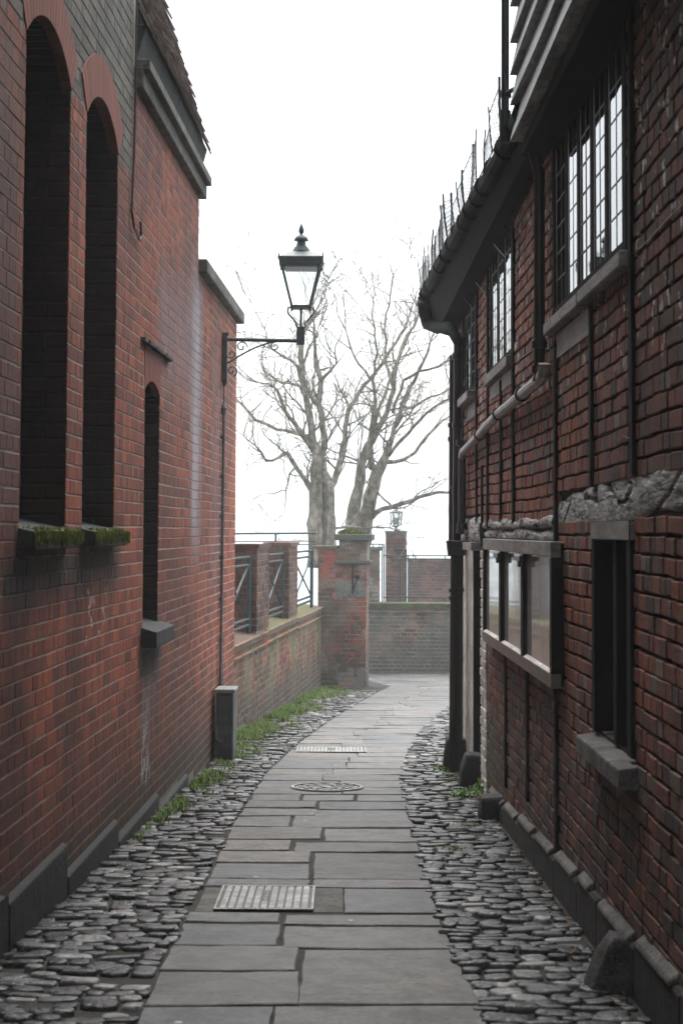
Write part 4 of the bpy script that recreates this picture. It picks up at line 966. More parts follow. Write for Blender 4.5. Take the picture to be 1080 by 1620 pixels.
TR = [(0, -0.3, [(612,1560,36),(612,1400,27),(630,1260,22),(650,1120,17),(680,1040,15),(720,970,12),(760,900,10),(790,800,9),(800,700,8),(830,620,6),(880,520,4),(900,440,2)]),
      (0.2, 0.4, [(650,1560,36),(660,1400,30),(688,1260,27),(716,1160,23),(755,1085,15),(785,1000,10),(825,860,9),(880,760,7),(935,640,5),(960,560,3)]),
      (0.1, -0.8, [(700,1140,13),(690,1060,11),(700,930,8),(712,850,7),(700,760,6),(720,650,4),(700,500,3)]),
      (0.2, 1.0, [(755,1110,9),(830,1100,7),(880,1070,6),(930,1000,5),(1000,930,4),(1060,900,3)]),
      (0.2, -1.0, [(770,1080,7),(850,990,6),(930,900,5),(1000,850,4),(1060,820,3)]),
      (0.2, -0.6, [(695,1345,11),(740,1310,9),(830,1285,8),(900,1258,7),(980,1238,6),(1080,1240,5)]),
      (0.1, 0.6, [(790,800,6),(760,700,5),(752,520,4),(775,400,3),(788,310,2.2)]),
      (0.3, 0.9, [(820,870,6),(870,880,5),(950,830,4),(1040,790,3)]),
      (0.3, 0.2, [(785,900,6),(830,760,6),(900,720,5),(980,700,4),(1050,640,3)]),
      (0.1, 0.9, [(680,1040,8),(720,900,7),(760,800,5),(830,600,4),(895,490,3.2),(920,430,2.4)])]
tree('bare grey tree with twin trunks rising behind the railings left of the tall pier', 33.5, TL, 5, at(495, 905, 33.5)+Vector((0, 0, -0.6)))
tree('bare grey tree forking from directly behind the tall pier toward the drainpipes', 34.5, TR, 8, at(565, 905, 34.5)+Vector((0, 0, -0.6)))
# =================================================================== RIGHT BUILDING
PR = RW.p; REND = 15.0
rb = thing('timber_framed_building', 'old dark timber framed brick building with deep eaves along the right of the alley', 'building', (RA+0.6, 9, gz(9)))
W1 = (6.28, 7.12, CAMZ-0.85, CAMZ+0.03)
WU = (6.38, 8.42, CAMZ+1.12, CAMZ+2.0)
W2 = (10.35, 11.75, CAMZ+1.14, CAMZ+2.0)
W3 = (12.95, 13.95, CAMZ+1.14, CAMZ+1.98)
W4 = (14.5, 14.85, CAMZ+1.3, CAMZ+1.7)
DR = (12.42, 13.2, gz(13.4)-0.1, CAMZ-0.12)
RH = CAMZ+2.35
wins = [W1, WU, W2, W3, W4, DR]
def rectpoly(r): return [(r[0], r[2]), (r[1], r[2]), (r[1], r[3]), (r[0], r[3])]
m = MB(); m.wall(RW, [(-30, -1.1), (REND, -1.1), (REND, RH), (-30, RH)], [rectpoly(r) for r in wins], -0.012, M['rmortar'])  # unseen stretch behind the camera lengthened to block sky light
m.poly([PR(REND, -1.1, -0.012), PR(REND, -1.1, -5), PR(REND, RH, -5), PR(REND, RH, -0.012)], M['rbrick'])
def rwob(u, z): return 0.008*math.sin(u*0.9+z*1.3)+0.003*math.sin(u*2.9+z*2)+0.0015*math.sin(u*7)
def rwid(i): return ([0.08, 0.095, 0.105, 0.11, 0.12, 0.15], rnd.random()*0.08)
BZ0, BZ1 = CAMZ+0.0, CAMZ+0.24
hl = [(a-0.03, b+0.03, c-0.03, d_+0.02) for a, b, c, d_ in wins]+[(8.35, 12.35, CAMZ-0.05, CAMZ+0.06), (4.0, 8.27, CAMZ+0.11, CAMZ+0.19), (12.4, REND, CAMZ-0.12, CAMZ+0.1), (11.98, 14.2, -1.2, CAMZ-0.1)]
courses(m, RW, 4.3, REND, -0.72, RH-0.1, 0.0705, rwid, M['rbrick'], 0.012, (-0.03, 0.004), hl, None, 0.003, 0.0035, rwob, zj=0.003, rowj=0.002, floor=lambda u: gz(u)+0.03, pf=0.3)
m.build('wall', None, rb)
# timber studs between brick panels
for (u, z0, z1, wd) in ((6.22, CAMZ+0.22, RH-0.1, 0.06), (7.2, CAMZ+0.2, WU[2]-0.12, 0.05), (8.33, -0.35, WU[2]-0.15, 0.06), (10.25, CAMZ+0.05, RH-0.2, 0.07), (11.9, CAMZ+0.03, RH-0.2, 0.06),
                        (9.55, gz(9.5)+0.3, CAMZ-0.6, 0.05), (10.7, gz(10.7)+0.25, CAMZ-0.6, 0.05), (12.8, CAMZ+0.05, RH-0.2, 0.06), (14.1, CAMZ+0.1, RH-0.2, 0.05), (11.0, CAMZ+0.03, W2[2]-0.12, 0.045), (12.35, CAMZ-0.1, CAMZ+0.5, 0.04)):
    m = MB(); n = 12
    for i in range(n):
        a, b = z0+(z1-z0)*i/n, z0+(z1-z0)*(i+1)/n; o = lambda z: 0.012*math.sin(z*3+u*5)
        m.hexa([PR(u-wd/2+o(a),a,-0.03),PR(u+wd/2+o(a),a,-0.03),PR(u+wd/2+o(a),a,0.02),PR(u-wd/2+o(a),a,0.02),PR(u-wd/2+o(b),b,-0.03),PR(u+wd/2+o(b),b,-0.03),PR(u+wd/2+o(b),b,0.02),PR(u-wd/2+o(b),b,0.02)], M['blackwood'])
    m.build('timber_stud', None, rb)
# rough beam, displaced grid
def rough_beam(u0, u1, zf0, zf1, d, seed, amp=0.02, nz_=8, step=0.03):
    from mathutils import noise
    m = MB(); k = m.mi(M['beam']); nu = int((u1-u0)/step); b0 = len(m.v)
    for i in range(nu+1):
        u = u0+(u1-u0)*i/nu; za, zb = zf0(u), zf1(u)
        for j in range(nz_+1):
            f = j/nz_; z = za+(zb-za)*f; prof = max(0.0, math.sin(math.pi*min(1, max(0, f))))**0.22
            q = Vector((u*1.3, z*6, seed)); nn = noise.noise(q)*1.0+noise.noise(q*2.7)*0.5+noise.noise(q*6)*0.25
            dd = -0.02+(d+0.02)*prof + nn*amp*prof
            crack = abs(noise.noise(Vector((u*1.1, z*5+0.6*math.sin(u*2.2), seed+9))))
            if crack < 0.03: dd -= 0.02*prof
            m.v.append(tuple(PR(u, z+0.012*noise.noise(Vector((u*4, seed, f*3))), dd)))
    for i in range(nu):
        for j in range(nz_):
            a = b0+i*(nz_+1)+j; m.f.append((a, a+1, a+nz_+2, a+nz_+1)); m.m.append(k)
    return m.build('plaster_beam', None, rb, smooth=True)
def bt(u): return CAMZ+0.245+0.014*math.sin(u*2.1)+0.006*math.sin(u*9)-0.03*(u-6.2)
def bb(u): return CAMZ+0.045+0.012*math.sin(u*3.3+1)+0.006*math.sin(u*11)-0.03*(u-6.2)
rough_beam(4.3, 8.28, bb, bt, 0.004, 3.0, 0.006, 18, 0.015)
rough_beam(8.4, 12.2, lambda u: CAMZ-0.05, lambda u: CAMZ+0.02+0.012*math.sin(u*4), 0.012, 5.0, 0.01)
rough_beam(8.4, 12.2, lambda u: CAMZ+0.02, lambda u: CAMZ+0.085+0.012*math.sin(u*6), 0.022, 8.0, 0.012)
rough_beam(12.45, 14.9, lambda u: CAMZ-0.1, lambda u: CAMZ+0.13+0.012*math.sin(u*4), 0.02, 6.0, 0.014)
# plinth with stepped cement ledge
m = MB(); m2 = MB()
steps = [(4.2, 5.35, 0.23), (5.35, 6.15, 0.22), (6.15, 7.0, 0.20), (7.0, 7.55, 0.22), (7.55, 8.3, 0.2), (8.3, 9.1, 0.18), (9.1, 9.9, 0.17), (9.9, 10.7, 0.14), (10.7, 11.7, 0.12)]
m.hexa([PR(-12,0.2,-0.02),PR(4.2,-0.5,-0.02),PR(4.2,-0.5,0.03),PR(-12,0.2,0.03),PR(-12,0.7,-0.02),PR(4.2,0.08,-0.02),PR(4.2,0.08,0.03),PR(-12,0.7,0.03)], M['rplinth'])
for i, (a, b, h) in enumerate(steps):
    za, zb = gz(a)+h, gz(b)+h
    m.hexa([PR(a,gz(a)-0.25,-0.03),PR(b,gz(b)-0.25,-0.03),PR(b,gz(b)-0.25,0.034),PR(a,gz(a)-0.25,0.034),PR(a,za,-0.03),PR(b,zb,-0.03),PR(b,zb-0.012,0.03),PR(a,za-0.012,0.03)], M['rplinth'])
    a += rnd.uniform(0, 0.22); za = gz(a)+h
    m2.hexa([PR(a+0.02,za,-0.02),PR(b-0.05,zb,-0.02),PR(b-0.05,zb-0.02,0.036),PR(a+0.02,za-0.02,0.04),PR(a+0.02,za+0.03,0.0),PR(b-0.05,zb+0.03,0.0),PR(b-0.05,zb+0.004,0.034),PR(a+0.02,za+0.004,0.038)], M['ledge'])
pl_ = m.build('plinth', None, rb, bevel=0.01); m2.build('cement_ledge', None, pl_, bevel=0.006)
# windows
def window(r, lights, rows, depth, label=None, framew=0.05, sill='wood', pane_d=-0.002):
    u0, u1, z0, z1 = r
    m = MB()
    m.fbox(RW, u0-0.03, u0+framew, z0-0.02, z1+0.02, -depth, 0.010, M['blackwood']); m.fbox(RW, u1-framew, u1+0.03, z0-0.02, z1+0.02, -depth, 0.010, M['blackwood'])
    m.fbox(RW, u0+framew, u1-framew, z1-0.04, z1+0.02, -depth, 0.010, M['blackwood']); m.fbox(RW, u0+framew, u1-framew, z0-0.02, z0+0.03, -depth, 0.010, M['blackwood'])
    pw_ = (u1-u0-2*framew)/lights
    for i in range(1, lights):
        u = u0+framew+pw_*i; m.fbox(RW, u-0.04, u+0.04, z0+0.03, z1-0.04, -depth, 0.006, M['blackwood'])
    fo = m.build('window_frame', None, rb, bevel=0.003)
    for i in range(lights):
        a = u0+framew+pw_*i+(0.03 if i else 0); b = u0+framew+pw_*(i+1)-(0.03 if i < lights-1 else 0)
        t1, t2 = rnd.uniform(-0.002, 0.002), rnd.uniform(-0.002, 0.002)
        m = MB(); m.hexa([PR(a,z0+.03,pane_d-0.01),PR(b,z0+.03,pane_d-0.01),PR(b,z0+.03,pane_d+t1),PR(a,z0+.03,pane_d),PR(a,z1-.04,pane_d-0.01),PR(b,z1-.04,pane_d-0.01),PR(b,z1-.04,pane_d+t1+t2),PR(a,z1-.04,pane_d+t2)], M['pane'])
        m.build('pane', None, fo)
        m = MB(); nc = 2
        for q in range(1, nc): u = a+(b-a)*q/nc; m.fbox(RW, u-0.003, u+0.003, z0+.03, z1-.04, pane_d-0.001, pane_d+0.0025, M['pewter'])
        for q in range(1, rows):
            z = z0+.03+(z1-z0-.07)*q/rows; m.fbox(RW, a, b, z-0.003, z+0.003, pane_d-0.001, pane_d+0.003, M['pewter'])
        m.fbox(RW, a, a+0.035, z0+.03, z1-.04, pane_d-0.001, pane_d+0.004, M['black']); m.fbox(RW, b-0.035, b, z0+.03, z1-.04, pane_d-0.001, pane_d+0.004, M['black'])
        m.build('glazing_bars', None, fo)
    return fo
fo = window(WU, 5, 6, 0.1)
m = MB(); m.fbox(RW, WU[0]-0.1, 7.35, WU[2]-0.095, WU[2]-0.03, -0.02, 0.05, M['greywood']); m.fbox(RW, 7.36, WU[1]+0.08, WU[2]-0.1, WU[2]-0.035, -0.02, 0.052, M['greywood']); m.build('sill', None, rb, bevel=0.006)
m = MB(); m.fbox(RW, 7.25, 8.3, WU[2]-0.24, WU[2]-0.12, -0.02, 0.012, M['greywood']); m.build('render_patch', None, rb)
window(W2, 3, 6, 0.1); m = MB(); m.fbox(RW, W2[0]-0.03, W2[1]+0.05, W2[2]-0.09, W2[2]-0.02, -0.02, 0.05, M['greywood']); m.fbox(RW, W2[0], W2[1], W2[2]-0.2, W2[2]-0.095, -0.02, 0.01, M['greywood']); m.build('sill', None, rb, bevel=0.005)
window(W3, 2, 6, 0.1); m = MB(); m.fbox(RW, W3[0]-0.05, W3[1]+0.05, W3[2]-0.09, W3[2]-0.02, -0.02, 0.08, M['greywood']); m.fbox(RW, W3[0], W3[1]-0.2, W3[2]-0.22, W3[2]-0.095, -0.02, 0.01, M['greywood']); m.build('sill', None, rb, bevel=0.005)
window(W4, 1, 4, 0.1); m = MB(); m.fbox(RW, W4[0]-0.03, W4[1]+0.03, W4[2]-0.08, W4[2]-0.02, -0.02, 0.09, M['whitepaint']); m.build('sill', None, rb, bevel=0.005)
# lower window with stone sill
u0, u1, z0, z1 = W1
m = MB(); m.fbox(RW, u0-0.05, u0+0.035, z0, z1-0.06, -0.2, 0.02, M['blackwood']); m.fbox(RW, u1-0.035, u1+0.03, z0, z1-0.06, -0.2, 0.02, M['blackwood'])
m.fbox(RW, u0-0.05, u1+0.03, z1-0.06, z1+0.02, -0.2, 0.024, M['greywood'])
um = (u0+u1)/2; m.fbox(RW, um-0.05, um+0.03, z0-0.01, z1-0.06, -0.16, 0.0, M['blackwood']); fo = m.build('window_frame', None, rb, bevel=0.004)
m = MB(); m.fbox(RW, u0, u1, z0, z1, -0.24, -0.22, M['void']); m.build('pane', None, fo)
m = MB(); m.hexa([PR(u0-0.12,z0-0.11,-0.2),PR(u1+0.1,z0-0.11,-0.2),PR(u1+0.1,z0-0.11,0.08),PR(u0-0.12,z0-0.11,0.08),PR(u0-0.12,z0+0.01,-0.2),PR(u1+0.1,z0+0.01,-0.2),PR(u1+0.1,z0-0.03,0.08),PR(u0-0.12,z0-0.03,0.08)], M['ledge'])
m.build('sill', None, rb, bevel=0.01, seg=2)
# door with whitewashed jambs
m = MB(); m.fbox(RW, 12.0, 12.42, gz(12.7)-0.1, CAMZ-0.14, -0.02, 0.008, M['whitepaint'])
wpf = Frame(PR(0, 0, 0.008), RW.u, RW.n); courses(m, wpf, 12.0, 12.42, gz(12.9)-0.1, CAMZ-0.14, 0.072, [0.11, 0.2], M['whitepaint'], 0.008, (-0.01, 0.008), (), None, 0.004, 0.006, rwob)
m.fbox(RW, 13.2, 14.2, gz(14)-0.2, CAMZ-0.14, -0.4, 0.0, M['whitepaint']); m.fbox(RW, 12.5, 13.3, CAMZ-0.14, CAMZ-0.08, -0.1, 0.08, M['greywood']); m.build('door_jamb', None, rb)
m = MB(); m.fbox(RW, 12.421, 12.5, gz(13.4)-0.1, CAMZ-0.14, -0.35, 0.0, M['blackwood']); m.fbox(RW, 13.12, 13.199, gz(13.4)-0.1, CAMZ-0.14, -0.35, 0.002, M['void']); m.fbox(RW, 12.5, 13.12, gz(13.4)-0.1, CAMZ-0.14, -0.16, -0.12, M['blackwood']); m.build('door', None, rb)  # black slab on the far reveal stands in for doorway shade
# eaves: cove, gutter, roof
def ge(u): return 0.92-0.0274*(u-9.0)          # X of gutter front
GZ = CAMZ+2.27
def cz0(u): return CAMZ+2.0-0.03*max(0, u-9)
EU0, EU1 = 8.6, 15.25
m = MB(); n = 14
for i in range(n):
    a, b = EU0+(EU1-EU0)*i/n, EU0+(EU1-EU0)*(i+1)/n
    prof = lambda u: [Vector((RW.p(u,0,0).x, u, cz0(u))), Vector((RW.p(u,0,0).x-(RW.p(u,0,0).x-ge(u))*0.55, u, cz0(u)+0.05)), Vector((ge(u)+0.05, u, GZ-0.12))]
    pa, pb = prof(a), prof(b)
    for q in range(2): m.poly([pa[q], pa[q+1], pb[q+1], pb[q]], M['blackwood'])
pe = [Vector((RW.p(EU1,0,0).x+0.3, EU1, cz0(EU1)-0.05)), Vector((RW.p(EU1,0,0).x, EU1, cz0(EU1))), Vector((RW.p(EU1,0,0).x-(RW.p(EU1,0,0).x-ge(EU1))*0.55, EU1, cz0(EU1)+0.05)), Vector((ge(EU1)+0.05, EU1, GZ-0.12)), Vector((ge(EU1)+0.05, EU1, GZ)), Vector((RA+0.3, EU1, GZ+0.4))]
m.poly(pe, M['blackwood'])
m.build('soffit', None, rb)
# rafters feet under the cove
u = EU0+0.2
while u < EU1:
    m = MB(); m.tube([(RW.p(u,0,0).x-0.01, u, cz0(u)+0.02), (ge(u)+0.08, u, GZ-0.13)], 0.03, 4, M['blackwood']); u += 0.42
    m.build('rafter_end', None, rb)
m = MB(); q = []; rs = []
u = EU0
while u <= EU1+0.01:
    q.append((ge(u)+0.03, u, GZ-0.06+0.015*math.sin(u*3))); rs.append(0.062+0.006*math.sin(u*9)); u += 0.1
m.tube(q, rs, 10, M['shingle'])
u = EU0+0.3
while u < EU1:
    m.tube([(ge(u)+0.03, u-0.025, GZ-0.06), (ge(u)+0.03, u+0.03, GZ-0.06)], 0.073, 10, M['shingle']); u += rnd.uniform(0.35, 0.6)
m.build('gutter', None, rb, smooth=False)
m = MB(); rt = math.radians(42)
for i in range(26):
    u = EU0+0.0
    while u < EU1+0.1:
        s0 = i*0.16; x0 = ge(u)+0.04+s0*math.cos(rt); zz = GZ-0.01+s0*math.sin(rt); wv = 0.2; h = rnd.uniform(0.015, 0.03)
        m.hexa([(x0,u+.005,zz+h),(x0,u+wv-.005,zz+h),(x0+.16,u+wv-.005,zz+.13),(x0+.16,u+.005,zz+.13),(x0,u+.005,zz+h+.02),(x0,u+wv-.005,zz+h+.02),(x0+.16,u+wv-.005,zz+.155),(x0+.16,u+.005,zz+.155)], M['shingle'])
        u += wv
m.poly([(ge(EU0)+0.05, EU0, GZ-0.02), (ge(EU1)+0.05, EU1, GZ-0.02), (ge(EU1)+3.3, EU1, GZ+2.9), (ge(EU0)+3.3, EU0, GZ+2.9)], M['shingle'])
m.build('roof', None, rb)
# swan neck at the end of the gutter
m = MB(); gx = ge(15.2)+0.02
m.tube([(gx, 15.2, GZ-0.08), (gx, 15.22, GZ-0.2), (gx+0.03, 15.25, GZ-0.33), (gx+0.10, 15.0, GZ-0.40), (gx+0.18, 14.4, GZ-0.46), tuple(at(724, 540, 13.9))], [0.07, 0.065, 0.06, 0.055, 0.05, 0.045], 10, M['shingle'])
m.tube([(gx, 15.2, GZ-0.12), (gx, 15.21, GZ-0.17)], 0.082, 10, M['black'])
m.build('gutter_elbow', None, rb, smooth=True)
# bird netting
gu = MB(); u = 9.2; top = []
while u < 15.3:
    L = rnd.uniform(0.22, 0.36); lean = rnd.uniform(-0.04, 0.02); b_ = Vector((ge(u)-0.02, u, GZ-0.03)); tpt = b_+Vector((lean, rnd.uniform(-0.03, 0.03), L))
    gu.tube([b_, b_.lerp(tpt, 0.5)+Vector((rnd.uniform(-.01,.01), 0, 0)), tpt], 0.008 if rnd.random() < 0.5 else 0.005, 5, M['black']); top.append((b_, tpt)); u += rnd.choice([0.28, 0.34, 0.42])
for (a, b), (c, d_) in zip(top[:-1], top[1:]):
    if rnd.random() < 0.12: continue
    f = rnd.uniform(0.6, 0.9); n = 5
    for i in range(n+1):
        for (s0, s1) in ((0, 1), (1, 0)):
            for j in range(4):
                p = lambda s_, t_: (a.lerp(b, t_*f)).lerp(c.lerp(d_, t_*f), s_)
                x0 = i/n; y0 = j/4; x1 = min(1, max(0, x0+(1/n if s0 == 0 else -1/n)))
                gu.tube([p(x0, y0), p(x1, y0+0.25)], 0.002, 3, M['black'], False)
    gu.tube([a.lerp(b, f), c.lerp(d_, f)], 0.004, 3, M['black'], False)
gu.tube([(ge(9.2+0.3*i)-0.02, 9.2+0.3*i, GZ-0.025) for i in range(21)], 0.005, 4, M['black'])
gu.build('bird_netting', None, rb)
# jettied weatherboarded gable over the near end
JX = 0.96; JZ = CAMZ+2.10; JU = 8.72
JF = Frame((JX, 0, 0), (-0.004, 1, 0), (-1, -0.004, 0))
m = MB(); z = JZ+0.0
m.fbox(JF, -30, JU, JZ-0.03, 8.5, -1.5, -0.05, M['blackwood'])  # unseen rear length and height added to shade the near alley
i = 0
while z < 7.5:
    h = 0.2; o = lambda u, k=i: 0.0
    nseg = 10
    for q in range(nseg):
        a = 2.0+(JU-2.0)*q/nseg; b = 2.0+(JU-2.0)*(q+1)/nseg; w1 = 0.012*math.sin(a*2.1+i*2); w2 = 0.012*math.sin(b*2.1+i*2)
        m.hexa([JF.p(a,z+w1,-0.05),JF.p(b,z+w2,-0.05),JF.p(b,z+w2,0.03),JF.p(a,z+w1,0.03),JF.p(a,z+h+w1,-0.05),JF.p(b,z+h+w2,-0.05),JF.p(b,z+h+w2,-0.015),JF.p(a,z+h+w1,-0.015)], M['weatherboard'])
    z += h-0.02; i += 1
m.build('weatherboard_gable', None, rb)
m = MB(); m.fbox(JF, -30, JU-0.02, JZ-0.09, JZ-0.02, -0.35, -0.03, M['blackwood']); m.build('jetty_beam', None, rb)
# drainpipes
def pipe(name, pts, r, parent, mat, collars=(), cr=None, n=12):
    m = MB(); m.tube(pts, r, n, mat)
    for (a, b) in collars: m.tube([a, b], cr or r*1.35, n, mat)
    return m.build(name, None, parent, smooth=False)
dp0 = at(800, 120, 8.95); m = MB(); m.tube([Vector((dp0.x, 8.95, 6.5)), Vector((dp0.x-0.005, 8.95, at(797, 195, 8.95).z))], 0.022, 10, M['black'])
m.tube([Vector((dp0.x-0.005, 8.95, at(797, 175, 8.95).z)), Vector((dp0.x-0.005, 8.95, at(797, 225, 8.95).z))], 0.032, 10, M['black'])
z_ = at(800, 148, 8.95).z; m.tube([Vector((dp0.x-0.01, 8.95, z_)), Vector((dp0.x+0.08, 8.75, z_))], 0.013, 6, M['black'])
m.tube([Vector((dp0.x, 8.95, z_-0.02)), Vector((dp0.x, 8.95, z_+0.02))], 0.03, 10, M['black']); m.build('drainpipe', None, rb)
# mid wall downpipe joining the slanted pipe
dpt = [at(846, 270, 9.1), at(851, 320, 9.1), at(856, 580, 9.1), at(861, 598, 9.05)]
xw = lambda u: RW.p(u, 0, 0.055).x
m = MB(); yy = 8.62
zA, zB = at(850, 275, yy).z, at(858, 592, yy).z
m.tube([(ge(yy)+0.06, yy+0.1, GZ-0.13), (xw(yy)-0.03, yy, zA+0.12), (xw(yy), yy, zA), (xw(yy), yy, zB), (xw(yy)-0.01, yy, zB-0.04)], 0.03, 12, M['black'])
for y in (545, 585): z_ = at(857, y, yy).z; m.tube([(xw(yy), yy, z_-0.02), (xw(yy), yy, z_+0.02)], 0.042, 12, M['black'])
m.build('drainpipe', None, rb)
m = MB(); pts = []
for (x, y) in ((861, 575), (860.5, 590), (854, 601), (841, 611), (825, 624), (806, 641), (788, 655), (772, 672), (758, 688), (744, 703), (733, 714), (731, 722)):
    d = ray(x, y); off = 0.055 if x < 850 else 0.05
    # meet the plane of the wall
    o_ = Vector((0, 0, CAMZ)); t_ = ((RA-off)-0.0)/(d.x-RB*d.y); pts.append(o_+d*t_)
m.tube(pts, 0.033, 12, M['galv'])
for i in (4, 6, 8): p = Vector(pts[i]); dv = (Vector(pts[i+1])-p).normalized(); m.tube([p-dv*0.015, p+dv*0.015], 0.044, 12, M['black'])
m.build('slanted_pipe', None, rb, smooth=False)
pe = pts[-1]; m = MB()
m.tube([pe+Vector((0,0.02,0.1)), pe+Vector((0,0.02,0.02)), Vector((pe.x, pe.y+0.02, at(733, 820, pe.y).z)), Vector((pe.x-0.01, pe.y+0.1, at(731, 842, pe.y).z))], [0.03, 0.033, 0.033, 0.035], 10, M['black'])
m.tube([pe+Vector((0,0.02,0.09)), pe+Vector((0,0.02,0.14))], 0.05, 10, M['black']); z_ = at(733, 828, pe.y).z; m.tube([(pe.x, pe.y+0.03, z_), (pe.x, pe.y+0.03, z_-0.05)], 0.045, 10, M['black']); m.build('drainpipe', None, rb)
# corner stack pipes with hopper
YC = 13.9
def cpt(x, y): return at(x, y, YC)
m = MB(); m.tube([cpt(724, 545), cpt(722, 858)], 0.036, 12, M['black'])
for y in (560, 668, 772): m.tube([cpt(723, y), cpt(723, y+9)], 0.045, 12, M['black'])
a = cpt(712, 772); m.tube([a, cpt(724, 772)], 0.012, 6, M['black']); m.build('drainpipe', None, rb)
m = MB(); m.tube([cpt(716.5, 560)+Vector((0, 0.1, 0)), cpt(715, 860)+Vector((0, 0.1, 0))], 0.025, 10, M['black'])
for y in (668, 690): m.tube([cpt(716, y)+Vector((0, 0.1, 0)), cpt(716, y+7)+Vector((0, 0.1, 0))], 0.036, 10, M['black'])
m.build('drainpipe', None, rb)
m = MB(); hc = cpt(721.5, 870); z1_, z0_ = cpt(721, 855).z, cpt(721, 879).z
hx = lambda w_, z: [(hc.x-w_, YC-0.07, z), (hc.x+w_, YC-0.07, z), (hc.x+w_, YC+0.07, z), (hc.x-w_, YC+0.07, z)]
m.hexa(hx(0.07, z0_)+hx(0.085, z1_), M['black']); m.build('rainwater_hopper', None, rb, bevel=0.006)
zg = gz(YC)
b1 = at(728.5, 880, YC); m = MB(); m.tube([cpt(726, 878), Vector((cpt(724, 1190).x, YC, zg+0.02))], 0.036, 12, M['black'])
for y in (930, 1040, 1150): m.tube([cpt(725.5-(y-930)*0.012, y), cpt(725.5-(y-930)*0.012, y+6)], 0.045, 12, M['black'])
m.build('drainpipe', None, rb)
m = MB(); m.tube([cpt(717, 878)+Vector((0, -0.02, 0)), Vector((cpt(714.5, 1190).x, YC-0.02, zg+0.02))], 0.026, 12, M['black'])
for y in (931, 943): m.tube([cpt(716, y)+Vector((0, -0.02, 0)), cpt(716, y+6)+Vector((0, -0.02, 0))], 0.038, 12, M['black'])
m.build('drainpipe', None, rb)
# thin cables on the brickwork
m = MB()
def cablepts(P_, d=0.02):
    o_ = Vector((0, 0, CAMZ)); r_ = []
    for (x, y) in P_:
        dd = ray(x, y); r_.append(o_+dd*((RA-d)/(dd.x-RB*dd.y)))
    return r_
for pp in ([(1080, 322), (1050, 352), (1020, 385), (985, 415), (950, 450), (925, 480), (905, 490), (880, 508), (870, 517)], [(812, 575), (830, 562), (850, 548)], [(783, 607), (800, 592), (812, 578)], [(978, 705), (985, 690), (1000, 695)]):
    m.tube(cablepts(pp, 0.008), 0.0022, 5, M['black'])
m.build('cable', None, rb)
m = MB()
for (xa, ya, xb, yb) in ((742, 340, 800, 408), (722, 410, 768, 465), (708, 438, 750, 492), (740, 375, 770, 405)):
    a = at(xa, ya, 12.0 if xa > 730 else 13.5); m.tube([a]+cablepts([(xb, yb)], 0.01), 0.004, 5, M['black'])
m.build('stay_wire', None, rb)
# =================================================================== NOTICE BOARD
nb = thing('notice_board', 'long glazed notice board in a brown wooden frame on the right brick wall', 'notice board', (RW.p(9.8, 0, 0.05).x, 9.8, CAMZ-0.4))
ca, cb_ = 8.1, 11.65
NF = Frame(Vector((1.03+0.008*ca, 0, 0)), (-0.008, 1, 0), (-1, -0.008, 0))
nz1, nz0 = CAMZ-0.045, CAMZ-0.765
m = MB(); m.fbox(NF, ca, cb_, nz0+0.01, nz1-0.01, -0.13, -0.05, M['blackwood']); m.build('back_box', None, nb)
m = MB()
m.fbox(NF, ca, cb_, nz1-0.075, nz1, -0.08, 0.0, M['greywood']); m.fbox(NF, ca, cb_, nz0, nz0+0.07, -0.08, 0.0, M['brownwood'])
L3 = (cb_-ca)/3
for i in range(4):
    u = ca+L3*i; w0 = 0.045 if i in (0, 3) else 0.07
    uu0 = u if i == 0 else (u-w0 if i == 3 else u-w0/2); m.fbox(NF, uu0, uu0+w0, nz0+0.07, nz1-0.075, -0.08, 0.006 if 0 < i < 3 else 0.0, M['blackwood'])
m.build('frame', None, nb, bevel=0.003)
for i in range(3):
    a = ca+L3*i+(0.045 if i == 0 else 0.035); b = ca+L3*(i+1)-(0.045 if i == 2 else 0.035)
    m = MB(); m.fbox(NF, a, b, nz0+0.07, nz1-0.075, -0.05, -0.022, M['boardglass']); m.build('glass_pane', None, nb)
    m = MB(); m.hexa([NF.p(a,nz0+.07,-0.022),NF.p(b,nz0+.07,-0.022),NF.p(b,nz0+.07,0.0),NF.p(a,nz0+.07,0.0),NF.p(a,nz0+.085,-0.022),NF.p(b,nz0+.085,-0.022),NF.p(b,nz0+.073,0.0),NF.p(a,nz0+.073,0.0)], M['whitepaint']); m.build('ledge_strip', None, nb)
for i in (1, 2):
    u = ca+L3*i; m = MB(); m.fbox(NF, u-0.12, u+0.16, nz1-0.115, nz1-0.085, 0.006, 0.03, M['black']); m.fbox(NF, u-0.03, u+0.05, nz1-0.15, nz1-0.115, 0.006, 0.025, M['black']); m.build('latch', None, nb, bevel=0.003)
